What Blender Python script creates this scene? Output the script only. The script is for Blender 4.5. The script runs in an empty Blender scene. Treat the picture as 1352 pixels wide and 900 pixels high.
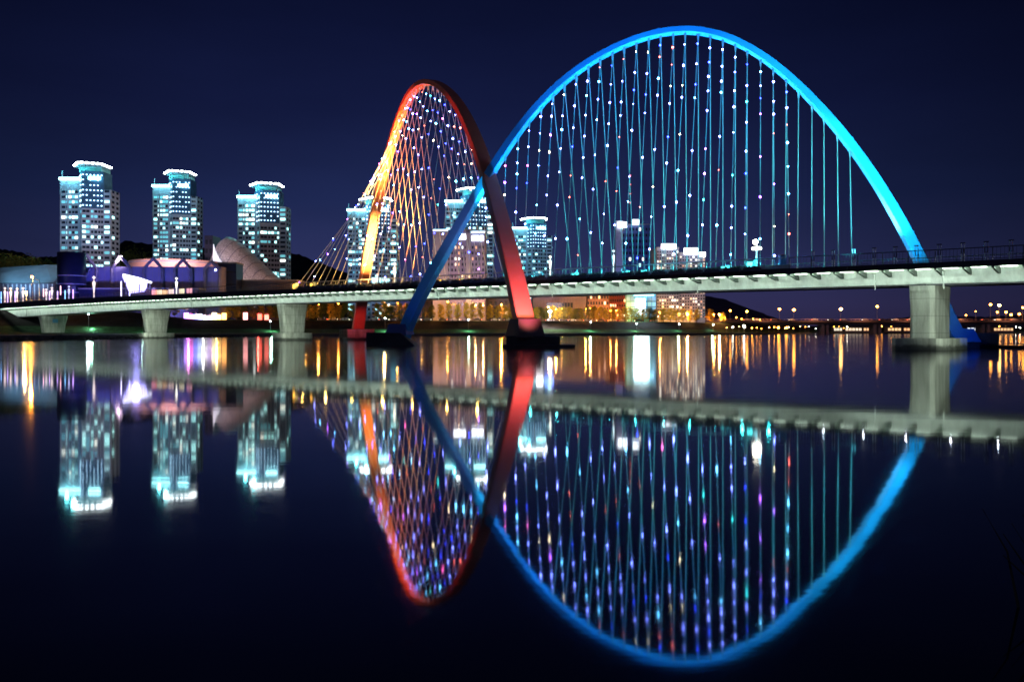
import bpy, bmesh, math, random
import numpy as np
from mathutils import Vector, Matrix
R = random.Random(7)
scene = bpy.context.scene
COL = scene.collection
F, CX, HY, H = 1100.0, 676.0, 437.0, 2.0      # focal length in photo pixels, centre column, horizon row, eye height

def P(px, py, D):                              # point seen at photo pixel (px,py) at depth D
    return Vector(((px-CX)/F*D, D, H+(HY-py)/F*D))

# ------------------------------------------------------------------ materials
MATS = {}
def _new(name):
    m = bpy.data.materials.new(name); m.use_nodes = True
    nt = m.node_tree; b = nt.nodes.get('Principled BSDF')
    return m, nt, b
def mat(name, col, rough=0.6, metal=0.0, var=0.25, scale=0.6, bump=0.0, spec=0.5, stretch=(1,1,1)):
    """painted / mineral surface with two octaves of procedural colour wear"""
    if name in MATS: return MATS[name]
    m, nt, b = _new(name)
    tc = nt.nodes.new('ShaderNodeTexCoord'); mp = nt.nodes.new('ShaderNodeMapping'); mp.inputs['Scale'].default_value = stretch
    n = nt.nodes.new('ShaderNodeTexNoise'); n.inputs['Scale'].default_value = scale; n.inputs['Detail'].default_value = 6; n.inputs['Roughness'].default_value = 0.65
    nt.links.new(tc.outputs['Object'], mp.inputs['Vector']); nt.links.new(mp.outputs[0], n.inputs['Vector'])
    r = nt.nodes.new('ShaderNodeValToRGB')
    r.color_ramp.elements[0].position = 0.3; r.color_ramp.elements[1].position = 0.7
    r.color_ramp.elements[0].color = tuple(c*(1-var) for c in col)+(1,)
    r.color_ramp.elements[1].color = tuple(min(1, c*(1+var*0.6)) for c in col)+(1,)
    nt.links.new(n.outputs['Fac'], r.inputs['Fac']); nt.links.new(r.outputs['Color'], b.inputs['Base Color'])
    b.inputs['Roughness'].default_value = rough; b.inputs['Metallic'].default_value = metal
    b.inputs['Specular IOR Level'].default_value = spec
    if bump:
        bp = nt.nodes.new('ShaderNodeBump'); bp.inputs['Strength'].default_value = bump
        nt.links.new(n.outputs['Fac'], bp.inputs['Height']); nt.links.new(bp.outputs[0], b.inputs['Normal'])
    MATS[name] = m; return m
def emit(name, col, s):
    if name in MATS: return MATS[name]
    m, nt, b = _new(name)
    b.inputs['Base Color'].default_value = tuple(min(1, c) for c in col)+(1,)
    b.inputs['Emission Color'].default_value = tuple(col)+(1,)
    b.inputs['Emission Strength'].default_value = s
    MATS[name] = m; return m

# ------------------------------------------------------------------ mesh builder
class MB:
    def __init__(s): s.v = []; s.f = []; s.m = []
    def quad(s, a, b, c, d, m=0):
        i = len(s.v); s.v += [tuple(a), tuple(b), tuple(c), tuple(d)]; s.f.append((i, i+1, i+2, i+3)); s.m.append(m); return s
    def tri(s, a, b, c, m=0):
        i = len(s.v); s.v += [tuple(a), tuple(b), tuple(c)]; s.f.append((i, i+1, i+2)); s.m.append(m); return s
    def hexa(s, b4, t4, m=0):                  # 4 bottom + 4 top corners, counterclockwise from above
        i = len(s.v); s.v += [tuple(p) for p in b4]+[tuple(p) for p in t4]
        for f in ((3,2,1,0), (4,5,6,7), (0,1,5,4), (1,2,6,5), (2,3,7,6), (3,0,4,7)):
            s.f.append(tuple(i+k for k in f)); s.m.append(m)
        return s
    def box(s, c, size, ang=0.0, m=0):         # centre of the base, full sizes, turn about z
        c = Vector(c); hx, hy, hz = size[0]/2, size[1]/2, size[2]
        ca, sa = math.cos(ang), math.sin(ang)
        q = [Vector((x*ca-y*sa, x*sa+y*ca, 0)) for x, y in ((-hx,-hy), (hx,-hy), (hx,hy), (-hx,hy))]
        return s.hexa([c+k for k in q], [c+k+Vector((0,0,hz)) for k in q], m)
    def tube(s, pts, r, n=6, m=0, caps=True):
        pts = [Vector(p) for p in pts]; rs = r if isinstance(r, (list, tuple)) else [r]*len(pts)
        base = len(s.v)
        for k, p in enumerate(pts):
            t = (pts[min(k+1, len(pts)-1)]-pts[max(k-1, 0)]).normalized()
            a = t.orthogonal().normalized() if abs(t.z) < 0.9 else t.cross(Vector((0,1,0))).normalized()
            if abs(t.z) < 0.9: a = t.cross(Vector((0,0,1))).normalized()
            b = t.cross(a)
            for j in range(n):
                w = 2*math.pi*j/n; s.v.append(tuple(p+(a*math.cos(w)+b*math.sin(w))*rs[k]))
        for k in range(len(pts)-1):
            for j in range(n):
                s.f.append((base+k*n+j, base+k*n+(j+1) % n, base+(k+1)*n+(j+1) % n, base+(k+1)*n+j)); s.m.append(m)
        if caps:
            s.f.append(tuple(base+j for j in range(n))[::-1]); s.m.append(m)
            s.f.append(tuple(base+(len(pts)-1)*n+j for j in range(n))); s.m.append(m)
        return s
    def lathe(s, c, prof, n=12, m=0):          # prof [(r,z)]
        c = Vector(c); return s.tube([c+Vector((0,0,z)) for r, z in prof], [max(r, .002) for r, z in prof], n, m)
    def ball(s, c, r, m=0, sub=1, sc=(1,1,1)):
        vs, fs = ico(sub); i = len(s.v); c = Vector(c)
        s.v += [(c.x+v[0]*r*sc[0], c.y+v[1]*r*sc[1], c.z+v[2]*r*sc[2]) for v in vs]
        for f in fs: s.f.append(tuple(i+k for k in f)); s.m.append(m)
        return s
    def mesh(s, name, mats, smooth=False):
        me = bpy.data.meshes.new(name); me.from_pydata(s.v, [], s.f)
        for mm in (mats if isinstance(mats, (list, tuple)) else [mats]): me.materials.append(mm)
        if len(me.materials) > 1: me.polygons.foreach_set('material_index', s.m)
        if smooth: me.polygons.foreach_set('use_smooth', [True]*len(me.polygons))
        me.update(); return me
    def build(s, name, mats, parent=None, smooth=False, label=None):
        o = bpy.data.objects.new(name, s.mesh(name, mats, smooth)); COL.objects.link(o)
        if parent: put(o, parent)
        if label: o['label'] = label
        return o
_ico = {}
def ico(sub):
    if sub not in _ico:
        b = bmesh.new(); bmesh.ops.create_icosphere(b, subdivisions=sub, radius=1)
        _ico[sub] = ([tuple(v.co) for v in b.verts], [tuple(v.index for v in f.verts) for f in b.faces]); b.free()
    return _ico[sub]
def put(o, parent):                            # parent; world geometry was built in world space
    o.parent = parent
    off = Vector((0,0,0)); p = parent
    while p is not None: off += p.location; p = p.parent
    o.location = o.location-off if o.type == 'MESH' and o.location.length == 0 else o.location
def thing(name, label, cat, loc=(0,0,0), group=None):
    o = bpy.data.objects.new(name, None); COL.objects.link(o); o.location = loc; o.empty_display_size = .5
    o['label'] = label; o['category'] = cat
    if group: o['group'] = group
    return o
def tag(o, label, cat, group=None):
    o['label'] = label; o['category'] = cat
    if group: o['group'] = group
    return o
def struct(o, kind='structure'): o['kind'] = kind; return o
def copy_tree(o, parent=None):
    c = o.copy(); COL.objects.link(c); c.parent = parent
    for ch in o.children: copy_tree(ch, c)
    return c
class Pool:                                    # parts of one sort: the 100 largest on their own, the rest as one
    def __init__(s, name, parent, mats, limit=100): s.a = (name, parent, mats, limit); s.items = []
    def add(s, mb, size, parent=None): s.items.append((size, len(s.items), mb, parent))
    def finish(s):
        name, parent, mats, limit = s.a
        s.items.sort(reverse=True, key=lambda t: (t[0], -t[1]))
        for sz, _, mb, par in s.items[:limit]: mb.build(name, mats, par or parent)
        if s.items[limit:]:
            big = MB()
            for _, _, mb, _ in s.items[limit:]:
                i = len(big.v); big.v += mb.v; big.f += [tuple(i+k for k in f) for f in mb.f]; big.m += mb.m
            o = big.build(name, mats, parent); o['kind'] = 'stuff'
ORD = ['', 'first', 'second', 'third', 'fourth', 'fifth', 'sixth', 'seventh', 'eighth', 'ninth', 'tenth', 'eleventh', 'twelfth', 'thirteenth', 'fourteenth', 'fifteenth', 'sixteenth', 'seventeenth', 'eighteenth', 'nineteenth', 'twentieth']
TENS = {2: 'twenty', 3: 'thirty', 4: 'forty', 5: 'fifty', 6: 'sixty', 7: 'seventy'}
def ordinal(n):
    if n <= 20: return ORD[n]
    t, u = divmod(n, 10)
    return {2: 'twentieth', 3: 'thirtieth', 4: 'fortieth', 5: 'fiftieth', 6: 'sixtieth'}[t] if u == 0 else TENS[t]+'-'+ORD[u]
def light(kind, loc, energy, col, target=None, size=0.5, angle=60, blend=0.6, name='lamp', sy=None):
    l = bpy.data.lights.new(name, kind); l.energy = energy; l.color = col
    if kind == 'SPOT': l.spot_size = math.radians(angle); l.spot_blend = blend; l.shadow_soft_size = size
    elif kind == 'POINT': l.shadow_soft_size = size
    elif kind == 'AREA':
        l.size = size
        if sy: l.shape = 'RECTANGLE'; l.size_y = sy
    o = bpy.data.objects.new(name, l); COL.objects.link(o); o.location = loc
    if target is not None: o.rotation_euler = (Vector(target)-Vector(loc)).to_track_quat('-Z', 'Y').to_euler()
    return o

# ------------------------------------------------------------------ camera, world, render
cam = bpy.data.cameras.new('camera'); co = bpy.data.objects.new('camera', cam); COL.objects.link(co)
co.location = (0, 0, H); co.rotation_euler = (math.pi/2, 0, 0)
cam.sensor_width = 36; cam.lens = 36*F/1352; cam.shift_y = -(450-HY)/1352; cam.clip_end = 20000; cam.clip_start = 0.1
scene.camera = co
w = bpy.data.worlds.new('World'); scene.world = w; w.use_nodes = True
nt = w.node_tree; bg = nt.nodes['Background']
tc = nt.nodes.new('ShaderNodeTexCoord'); sx = nt.nodes.new('ShaderNodeSeparateXYZ'); nt.links.new(tc.outputs['Generated'], sx.inputs[0])
r1 = nt.nodes.new('ShaderNodeValToRGB'); nt.links.new(sx.outputs['Z'], r1.inputs['Fac'])
cr = r1.color_ramp
cr.elements[0].position = 0.0; cr.elements[0].color = (.030, .024, .070, 1)
cr.elements[1].position = 1.0; cr.elements[1].color = (.0015, .002, .008, 1)
for p, c in ((.03, (.032, .030, .096)), (.08, (.021, .026, .088)), (.15, (.0108, .0175, .068)), (.25, (.0056, .0088, .041)), (.34, (.0034, .0054, .0270)), (.5, (.0016, .0026, .0130))):
    e = cr.elements.new(p); e.color = c+(1,)
# the city's glow fades towards the right
r0 = nt.nodes.new('ShaderNodeMapRange'); nt.links.new(sx.outputs['X'], r0.inputs['Value']); r0.inputs['From Min'].default_value = -1; r0.inputs['From Max'].default_value = 1
r2 = nt.nodes.new('ShaderNodeValToRGB'); nt.links.new(r0.outputs[0], r2.inputs['Fac'])
r2.color_ramp.elements[0].position = .15; r2.color_ramp.elements[0].color = (.35, .35, .35, 1)
r2.color_ramp.elements[1].position = .85; r2.color_ramp.elements[1].color = (.25, .25, .25, 1)
for p_, v_ in ((.24, .58), (.34, .95), (.42, 1.0), (.60, .92), (.68, .66), (.76, .42)):
    e = r2.color_ramp.elements.new(p_); e.color = (v_, v_, v_, 1)
cn = nt.nodes.new('ShaderNodeTexNoise'); cn.inputs['Scale'].default_value = 2.2; cn.inputs['Detail'].default_value = 5
cm = nt.nodes.new('ShaderNodeMapping'); cm.inputs['Scale'].default_value = (1, 1, 4); nt.links.new(tc.outputs['Generated'], cm.inputs[0]); nt.links.new(cm.outputs[0], cn.inputs['Vector'])
ck = nt.nodes.new('ShaderNodeMapRange'); nt.links.new(cn.outputs['Fac'], ck.inputs['Value']); ck.inputs['From Min'].default_value = .3; ck.inputs['From Max'].default_value = .7; ck.inputs['To Min'].default_value = 1.0; ck.inputs['To Max'].default_value = 1.35
cmul = nt.nodes.new('ShaderNodeMath'); cmul.operation = 'MULTIPLY'; nt.links.new(r2.outputs['Color'], cmul.inputs[0]); nt.links.new(ck.outputs[0], cmul.inputs[1])
mx = nt.nodes.new('ShaderNodeVectorMath'); mx.operation = 'SCALE'; nt.links.new(r1.outputs['Color'], mx.inputs[0]); nt.links.new(cmul.outputs[0], mx.inputs['Scale'])
sky = nt.nodes.new('ShaderNodeTexSky'); sky.sky_type = 'NISHITA'; sky.sun_disc = False
sky.sun_elevation = math.radians(-7); sky.sun_rotation = math.radians(200)
ns = nt.nodes.new('ShaderNodeVectorMath'); ns.operation = 'SCALE'; ns.inputs['Scale'].default_value = 0.05; nt.links.new(sky.outputs['Color'], ns.inputs[0])
ad = nt.nodes.new('ShaderNodeVectorMath'); ad.operation = 'ADD'; nt.links.new(mx.outputs[0], ad.inputs[0]); nt.links.new(ns.outputs[0], ad.inputs[1])
nt.links.new(ad.outputs[0], bg.inputs['Color']); bg.inputs['Strength'].default_value = 1.0
sun = bpy.data.lights.new('fill_sun', 'SUN'); sun.energy = 0.12; sun.angle = math.radians(0.5); sun.color = (.45, .55, 1)  # weak bluish fill added from behind the camera; no moon is in view
so = bpy.data.objects.new('fill_sun', sun); COL.objects.link(so); so.rotation_euler = Vector((.35, .8, -.5)).to_track_quat('-Z', 'Y').to_euler()
vs = scene.view_settings; vs.view_transform = 'Standard'; vs.look = 'None'; vs.gamma = 1; vs.exposure = 0; vs.use_curve_mapping = False
cy = scene.cycles; cy.use_denoising = True
try: cy.denoiser = 'OPENIMAGEDENOISE'
except Exception: pass
cy.use_light_tree = True; cy.max_bounces = 5; cy.diffuse_bounces = 2; cy.glossy_bounces = 3; cy.transmission_bounces = 3
cy.sample_clamp_indirect = 6; cy.caustics_reflective = False; cy.caustics_refractive = False; cy.use_adaptive_sampling = False
cy.filter_width = 1.7

# ------------------------------------------------------------------ water
wm, nt, b = _new('water_surface')
b.inputs['Base Color'].default_value = (.0005, .001, .003, 1); b.inputs['IOR'].default_value = 1.52
tc = nt.nodes.new('ShaderNodeTexCoord'); mp = nt.nodes.new('ShaderNodeMapping'); mp.inputs['Scale'].default_value = (.25, 1.1, 1); mp.inputs['Rotation'].default_value = (0, 0, .15)
nt.links.new(tc.outputs['Object'], mp.inputs[0])
n1 = nt.nodes.new('ShaderNodeTexNoise'); n1.inputs['Scale'].default_value = .9; n1.inputs['Detail'].default_value = 4; nt.links.new(mp.outputs[0], n1.inputs['Vector'])
bp = nt.nodes.new('ShaderNodeBump'); bp.inputs['Strength'].default_value = .028; bp.inputs['Distance'].default_value = .05
nt.links.new(n1.outputs['Fac'], bp.inputs['Height']); nt.links.new(bp.outputs[0], b.inputs['Normal'])
n2 = nt.nodes.new('ShaderNodeTexNoise'); n2.inputs['Scale'].default_value = .03; n2.inputs['Detail'].default_value = 3; nt.links.new(mp.outputs[0], n2.inputs['Vector'])
mr = nt.nodes.new('ShaderNodeMapRange'); mr.inputs['To Min'].default_value = .034; mr.inputs['To Max'].default_value = .062
mr.inputs['From Min'].default_value = .3; mr.inputs['From Max'].default_value = .7
nt.links.new(n2.outputs['Fac'], mr.inputs['Value'])
sy_ = nt.nodes.new('ShaderNodeSeparateXYZ'); nt.links.new(tc.outputs['Object'], sy_.inputs[0])      # open water beyond the shelter of the bank is more ruffled
mr2 = nt.nodes.new('ShaderNodeMapRange'); nt.links.new(sy_.outputs['Y'], mr2.inputs['Value']); mr2.inputs['From Min'].default_value = 22; mr2.inputs['From Max'].default_value = 75
mr2.inputs['To Min'].default_value = 0; mr2.inputs['To Max'].default_value = .05; mr2.interpolation_type = 'SMOOTHSTEP'
ra_ = nt.nodes.new('ShaderNodeMath'); nt.links.new(mr.outputs[0], ra_.inputs[0]); nt.links.new(mr2.outputs[0], ra_.inputs[1]); nt.links.new(ra_.outputs[0], b.inputs['Roughness'])
struct(MB().quad((-2500, -40, 0), (2500, -40, 0), (2500, 1600, 0), (-2500, 1600, 0)).build('water', wm))

# ------------------------------------------------------------------ land
m_edge = mat('bank_stone', (.10, .10, .10), .9, spec=.03, scale=1.2, var=.5, bump=.6)
m_grass = mat('bank_grass', (.03, .06, .03), .95, spec=.03, scale=.5, var=.6)
m_slope = mat('bank_slope', (.018, .015, .017), .95, spec=.03, scale=.12, var=.6)
m_road = mat('asphalt', (.06, .055, .055), .85, spec=.03, scale=.3)
shore = [(-900,115,90,40,11), (-300,140,110,40,11), (0,162,120,40,10.5), (100,190,105,35,10.5), (170,218,85,35,10), (235,250,60,38,7.6), (260,262,50,42,7), (330,300,32,36,7), (450,330,30,34,7), (700,350,28,34,7), (900,395,28,34,7), (1000,480,30,30,6.5), (1080,620,40,30,6), (1352,700,40,40,6), (2100,900,40,40,6)]
def shore_at(px):
    for a, b2 in zip(shore, shore[1:]):
        if a[0] <= px <= b2[0]:
            t = (px-a[0])/(b2[0]-a[0]); return [a[k]+(b2[k]-a[k])*t for k in range(5)]
def bank_profile(px):
    _, D, tw, sw, zt = shore_at(px)
    return [(D, -.6), (D+1, .75), (D+3, 1.15), (D+tw, 1.45), (D+tw+sw*.25, 1.45+(zt-1.45)*.26), (D+tw+sw*.9, zt-.3), (D+tw+sw, zt), (D+tw+sw+14, zt+.05), (D+tw+sw+14.2, zt+.2), (4200, zt+3)]
xs = list(range(-900, 2101, 12))
lb = MB(); ring = []
for px in xs:
    jit = [R.uniform(-.3, .3), R.uniform(-.15, .15)]+[0]*8
    ring.append([Vector(((px-CX)/F*D, D+jit[k]*1.5, z+(jit[k]*.4 if k == 1 else 0))) for k, (D, z) in enumerate(bank_profile(px))])
mi = [0, 0, 1, 1, 2, 1, 3, 1, 1]
for a, b2 in zip(ring, ring[1:]):
    for k in range(9): lb.quad(a[k], b2[k], b2[k+1], a[k+1], mi[k])
struct(lb.build('ground', [m_edge, m_grass, m_slope, m_road]))
def crest(px): _, D, tw, sw, zt = shore_at(px); return D+tw+sw, zt
# lit walkway along the left bank
pm = mat('walkway_concrete', (.34, .33, .31), .9, scale=.8)
pw = MB()
for a in range(-300, 240, 12):
    q = []
    for px in (a, a+12):
        _, D, tw, _, _ = shore_at(px)
        for d in (4.5, 17): q.append(Vector(((px-CX)/F*(D+d), D+d, 1.17+.3*(d-3)/(tw-3)+.01)))
    pw.quad(q[0], q[2], q[3], q[1])
struct(pw.build('path', pm))
# rocks of the riprap edge
rk = MB()
for k in range(420):
    px = R.uniform(-40, 330); _, D, *_ = shore_at(px); d = D+R.uniform(-.3, 1.6)
    rk.ball(((px-CX)/F*d, d, .1+.45*(d-D)+R.uniform(-.1, .1)), R.uniform(.25, .6), 0, 1, (1.3, 1, .7))
struct(rk.build('rocks', m_edge), 'stuff')

# hills
def hill(pts, D, depth, m):
    mb = MB(); n = len(pts)
    top = [P(x, y, D) for x, y in pts]
    rows = [[Vector((p.x, D-depth*.55, 3)) for p in top], [Vector((p.x, D-depth*.3, 3+(p.z-3)*.62+R.uniform(-2, 2))) for p in top], top,
            [Vector((p.x*1.05, D+depth*.6, 3)) for p in top]]
    for a, b2 in zip(rows, rows[1:]):
        for i in range(n-1): mb.quad(a[i], a[i+1], b2[i+1], b2[i])
    return struct(mb.build('hills', m, smooth=True))
def rough(pts, step, amp):
    out = []
    for (x0, y0), (x1, y1) in zip(pts, pts[1:]):
        k = max(1, int((x1-x0)/step))
        for i in range(k): t = i/k; out.append((x0+(x1-x0)*t, y0+(y1-y0)*t+R.uniform(-amp, amp)))
    out.append(pts[-1]); return out
m_hill = mat('wooded_hill', (.02, .024, .03), 1, spec=.03, scale=.02, var=.5)
hill(rough([(-260,350), (-80,334), (0,329), (25,332), (45,340), (80,338), (120,345)], 3, 1.1), 900, 300, m_hill)
hill(rough([(90,350), (150,330), (165,318), (200,322), (260,326), (330,330), (395,336), (430,350), (470,365), (520,400)], 4, .9), 1500, 500, m_hill)
m_hill2 = mat('distant_hill', (.09, .045, .075), 1, scale=.02, var=.3)  # purple of the haze is put into the hill colour
hill(rough([(640,425), (760,385), (830,378), (900,388), (935,391), (955,394), (975,402), (995,413), (1012,421), (1030,432)], 4, .5), 1700, 500, m_hill2)
hill(rough([(1100,427), (1180,420), (1240,417), (1300,418), (1352,415), (1500,410), (1700,420)], 6, .7), 2900, 600, mat('far_ridge', (.05, .04, .085), 1, scale=.02))  # bluish haze tint put into the ridge colour too

# ------------------------------------------------------------------ the bridge
B0 = Vector((-44, 169, 0)); U = Vector((.7153, -.6988, 0)).normalized(); N = Vector((-.6988, -.7153, 0)).normalized()
def axis(s, n=0.0, z=0.0): q = B0+U*s+N*n; return Vector((q.x, q.y, z))
def s_at(px, n=0.0):                           # distance along the bridge where column px meets the line n
    k = (px-CX)/F; q = B0+N*n
    return (k*q.y-q.x)/(U.x-k*U.y)
def imx(p): return CX+F*p.x/p.y
tab_b = [(0,419.5), (100,413.5), (200,408.6), (373,399.5), (569,392.5), (770,388), (900,383.5), (1100,379), (1200,376), (1352,373)]
tab_t = [(0,407.5), (100,401.5), (200,397), (373,388.5), (569,379.5), (770,372.5), (900,367.5), (1100,360.5), (1200,357), (1352,352.5)]
def ztab(tab, n):
    ss, zz = [], []
    for x, y in tab:
        s = s_at(x, n); q = axis(s, n); ss.append(s); zz.append(H+(HY-y)/F*q.y)
    ss = [-320]+ss+[190]; zz = [zz[0]-.6]+zz+[zz[-1]-.35]
    c = np.polyfit(np.array(ss)/100, zz, 4); return lambda s: float(np.polyval(c, s/100))
zb = ztab(tab_b, -2.8)                         # bottom of the box girder
zt0 = ztab(tab_t, 0)
zt = lambda s: max(zt0(s), zb(s)+1.45)
he = lambda s: float(np.interp(s, [-215, -60, 30, 121], [2.2, 1.35, .85, .6]))         # underside of the edge beam
bridge = thing('arch_bridge', 'long white girder bridge over the river with crossing red and blue lit arches', 'bridge', axis(50, 0, 0))
S0, S1 = -300.0, 172.0
m_gird = mat('girder_paint', (.72, .78, .74), .5, scale=.9, var=.28, stretch=(1, 1, .35))
m_dark = mat('dark_steel', (.035, .035, .045), .5, scale=1, var=.3)
m_deck = mat('deck_paving', (.12, .11, .11), .85, scale=.8)
m_conc = mat('pier_concrete', (.34, .36, .32), .85, scale=1.3, var=.5, bump=.2, stretch=(1, 1, .16))
nt = m_conc.node_tree; b = nt.nodes['Principled BSDF']; src = b.inputs['Base Color'].links[0].from_socket      # tide mark and formwork joints
geo = nt.nodes.new('ShaderNodeNewGeometry'); sz_ = nt.nodes.new('ShaderNodeSeparateXYZ'); nt.links.new(geo.outputs['Position'], sz_.inputs[0])
nn_ = nt.nodes.new('ShaderNodeTexNoise'); nn_.inputs['Scale'].default_value = 1.1; nt.links.new(geo.outputs['Position'], nn_.inputs['Vector'])
aa = nt.nodes.new('ShaderNodeMath'); aa.operation = 'MULTIPLY_ADD'; nt.links.new(nn_.outputs['Fac'], aa.inputs[0]); aa.inputs[1].default_value = .8; nt.links.new(sz_.outputs['Z'], aa.inputs[2])
tm = nt.nodes.new('ShaderNodeMapRange'); nt.links.new(aa.outputs[0], tm.inputs['Value']); tm.inputs['From Min'].default_value = .75; tm.inputs['From Max'].default_value = 1.05; tm.inputs['To Min'].default_value = .3; tm.inputs['To Max'].default_value = 1
fr = nt.nodes.new('ShaderNodeMath'); fr.operation = 'PINGPONG'; nt.links.new(sz_.outputs['Z'], fr.inputs[0]); fr.inputs[1].default_value = .9
fl_ = nt.nodes.new('ShaderNodeMapRange'); nt.links.new(fr.outputs[0], fl_.inputs['Value']); fl_.inputs['From Min'].default_value = 0; fl_.inputs['From Max'].default_value = .05; fl_.inputs['To Min'].default_value = .55; fl_.inputs['To Max'].default_value = 1
m1_ = nt.nodes.new('ShaderNodeMath'); m1_.operation = 'MULTIPLY'; nt.links.new(tm.outputs[0], m1_.inputs[0]); nt.links.new(fl_.outputs[0], m1_.inputs[1])
vm = nt.nodes.new('ShaderNodeVectorMath'); vm.operation = 'SCALE'; nt.links.new(src, vm.inputs[0]); nt.links.new(m1_.outputs[0], vm.inputs['Scale']); nt.links.new(vm.outputs[0], b.inputs['Base Color'])
m_rail = mat('railing_paint', (.12, .13, .15), .45, metal=.3, scale=2)
WID = 10.0; E_G = 1.0
SS = [S0+k*2.6 for k in range(int((S1-S0)/2.6)+2)]
sec = lambda s: [(0, zt(s)), (0, zt(s)+he(s)), (-WID, zt(s)+he(s)), (-WID, zt(s)), (-WID+2.2, zt(s)+.12), (-WID+2.8, zb(s)), (-2.8, zb(s)), (-2.2, zt(s)+.12)]
def sweep(sf, mats_i, ss, cap=True):
    mb = MB(); prev = None
    for s in ss:
        cur = [axis(s, n, z) for n, z in sf(s)]
        if prev:
            for k in range(len(cur)): mb.quad(prev[k], prev[(k+1) % len(cur)], cur[(k+1) % len(cur)], cur[k], mats_i[k])
        prev = cur
    return mb
sweep(sec, [1, 2, 1, 1, 0, 1, 0, 1], SS).build('deck', [m_gird, m_dark, m_deck], bridge)
sweep(lambda s: [(-2.62, zb(s)-.16), (-2.62, zb(s)-.002), (-7.2, zb(s)-.002), (-7.2, zb(s)-.16)], [0]*4, SS).build('bottom_flange', m_dark, bridge)
# overhang brackets and the light strips between them
m_brk = mat('bracket_paint', (.13, .16, .14), .6, scale=2)
m_strip = emit('strip_light', (.86, 1, .90), 1.6)
brk = Pool('bracket', bridge, m_brk); stp = Pool('light_strip', bridge, m_strip); shd = Pool('cable_box', bridge, m_dark)
for k, s in enumerate(SS[:-1]):
    if s < -215: continue
    q = axis(s, 0); size = 1/q.y if imx(q) < 1400 and q.y > 0 else 0
    if imx(axis(s, 0)) > 1450 or q.y < 20: continue
    m1 = MB(); zs, zc = zt(s)-.004, zb(s)
    for d in (0, .16):
        pass
    a = [axis(s, -.05, zs), axis(s, -.05, zs-.16), axis(s, -2.0, zs-.62), axis(s, -2.45, zs-.62), axis(s, -2.3, zs+.05)]
    bb = [v+U*.22 for v in a]; i = 0
    m1.v = [tuple(v) for v in a+bb]; n5 = 5
    m1.f = [tuple(range(n5))[::-1], tuple(range(n5, 2*n5))]+[(j, (j+1) % n5, n5+(j+1) % n5, n5+j) for j in range(n5)]; m1.m = [0]*len(m1.f)
    brk.add(m1, size)
    m2 = MB(); c0, c1 = axis(s+.75, -.28, zt(s)-.09), axis(s+2.15, -.28, zt(s+1.4)-.09)
    m2.hexa([c0+N*.06, c1+N*.06, c1-N*.06, c0-N*.06], [v+Vector((0, 0, .07)) for v in (c0+N*.06, c1+N*.06, c1-N*.06, c0-N*.06)])
    stp.add(m2, size)
    m3 = MB(); m3.box(axis(s+1.3, .13, zt(s)+.14), (.75, .24, .36), math.atan2(U.y, U.x)); shd.add(m3, size)
brk.finish(); stp.finish(); shd.finish()
s = -212.0
while s < S1-6:                                 # continuous lamps behind the edge beam, shining on the girder
    a, c = axis(s, -.12, zt(s)-.14), axis(s+13, -.12, zt(s+13)-.14); mid = (a+c)/2
    o = light('AREA', mid, 300*E_G, (.80, 1.0, .84), None, 12.9, name='girder_light', sy=.10)
    X = (c-a).normalized(); Zd = (N*1.0+Vector((0, 0, .38))).normalized(); Zd = (Zd-X*Zd.dot(X)).normalized(); Y = Zd.cross(X)
    o.matrix_world = Matrix.Translation(mid) @ Matrix((X, Y, Zd)).transposed().to_4x4()
    s += 13
for px, ln in ((1152, 1.1), (917, .8), (725, .9), (575, .8), (1243, 1.2), (345, .9), (250, .9)):
    s = s_at(px, -1.6); m1 = MB().tube([axis(s, -1.9, zt(s)-.2), axis(s, -2.2, zb(s)+.5), axis(s, -2.35, zb(s)-ln*.45)], .07)
    m1.build('drain_pipe', m_gird, bridge)
ra = math.atan2(U.y, U.x)
def zd(s): return zt(s)+he(s)+.002
# railings (both edges)
def railing(n, s0, s1, mt, step=.34, h=1.25, post=2.6):
    mb = MB(); k = int((s1-s0)/2.6)
    for i in range(k):
        a, c = s0+i*2.6, s0+(i+1)*2.6
        for zz, r in ((h, .05 if mt is m_rail else .08), (.14, .03)): mb.tube([axis(a, n, zd(a)+zz), axis(c, n, zd(c)+zz)], r, 4, 0, False)
        for j in range(int(2.6/step)):
            s = a+j*step; rr = .05 if j == 0 else .016
            mb.tube([axis(s, n, zd(s)), axis(s, n, zd(s)+h)], rr, 4 if j == 0 else 3, 0, False)
    return mb.build('railing', mt, bridge)
sA, sB = s_at(395, -.15), s_at(1042, -.15)
railing(-.15, sB, S1, m_rail); railing(-.15, -215, sA, m_rail, .6)
railing(-9.8, -215, S1, m_rail, .6)
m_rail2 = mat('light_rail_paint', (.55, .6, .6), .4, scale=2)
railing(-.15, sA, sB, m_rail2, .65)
# low kerb wall on the main span that catches the floodlight
sweep(lambda s: [(-.32, zd(s)), (-.32, zd(s)+.45), (-.5, zd(s)+.45), (-.5, zd(s))], [0]*4, [sA+(sB-sA)*k/60 for k in range(61)]).build('parapet', m_rail2, bridge)
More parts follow.
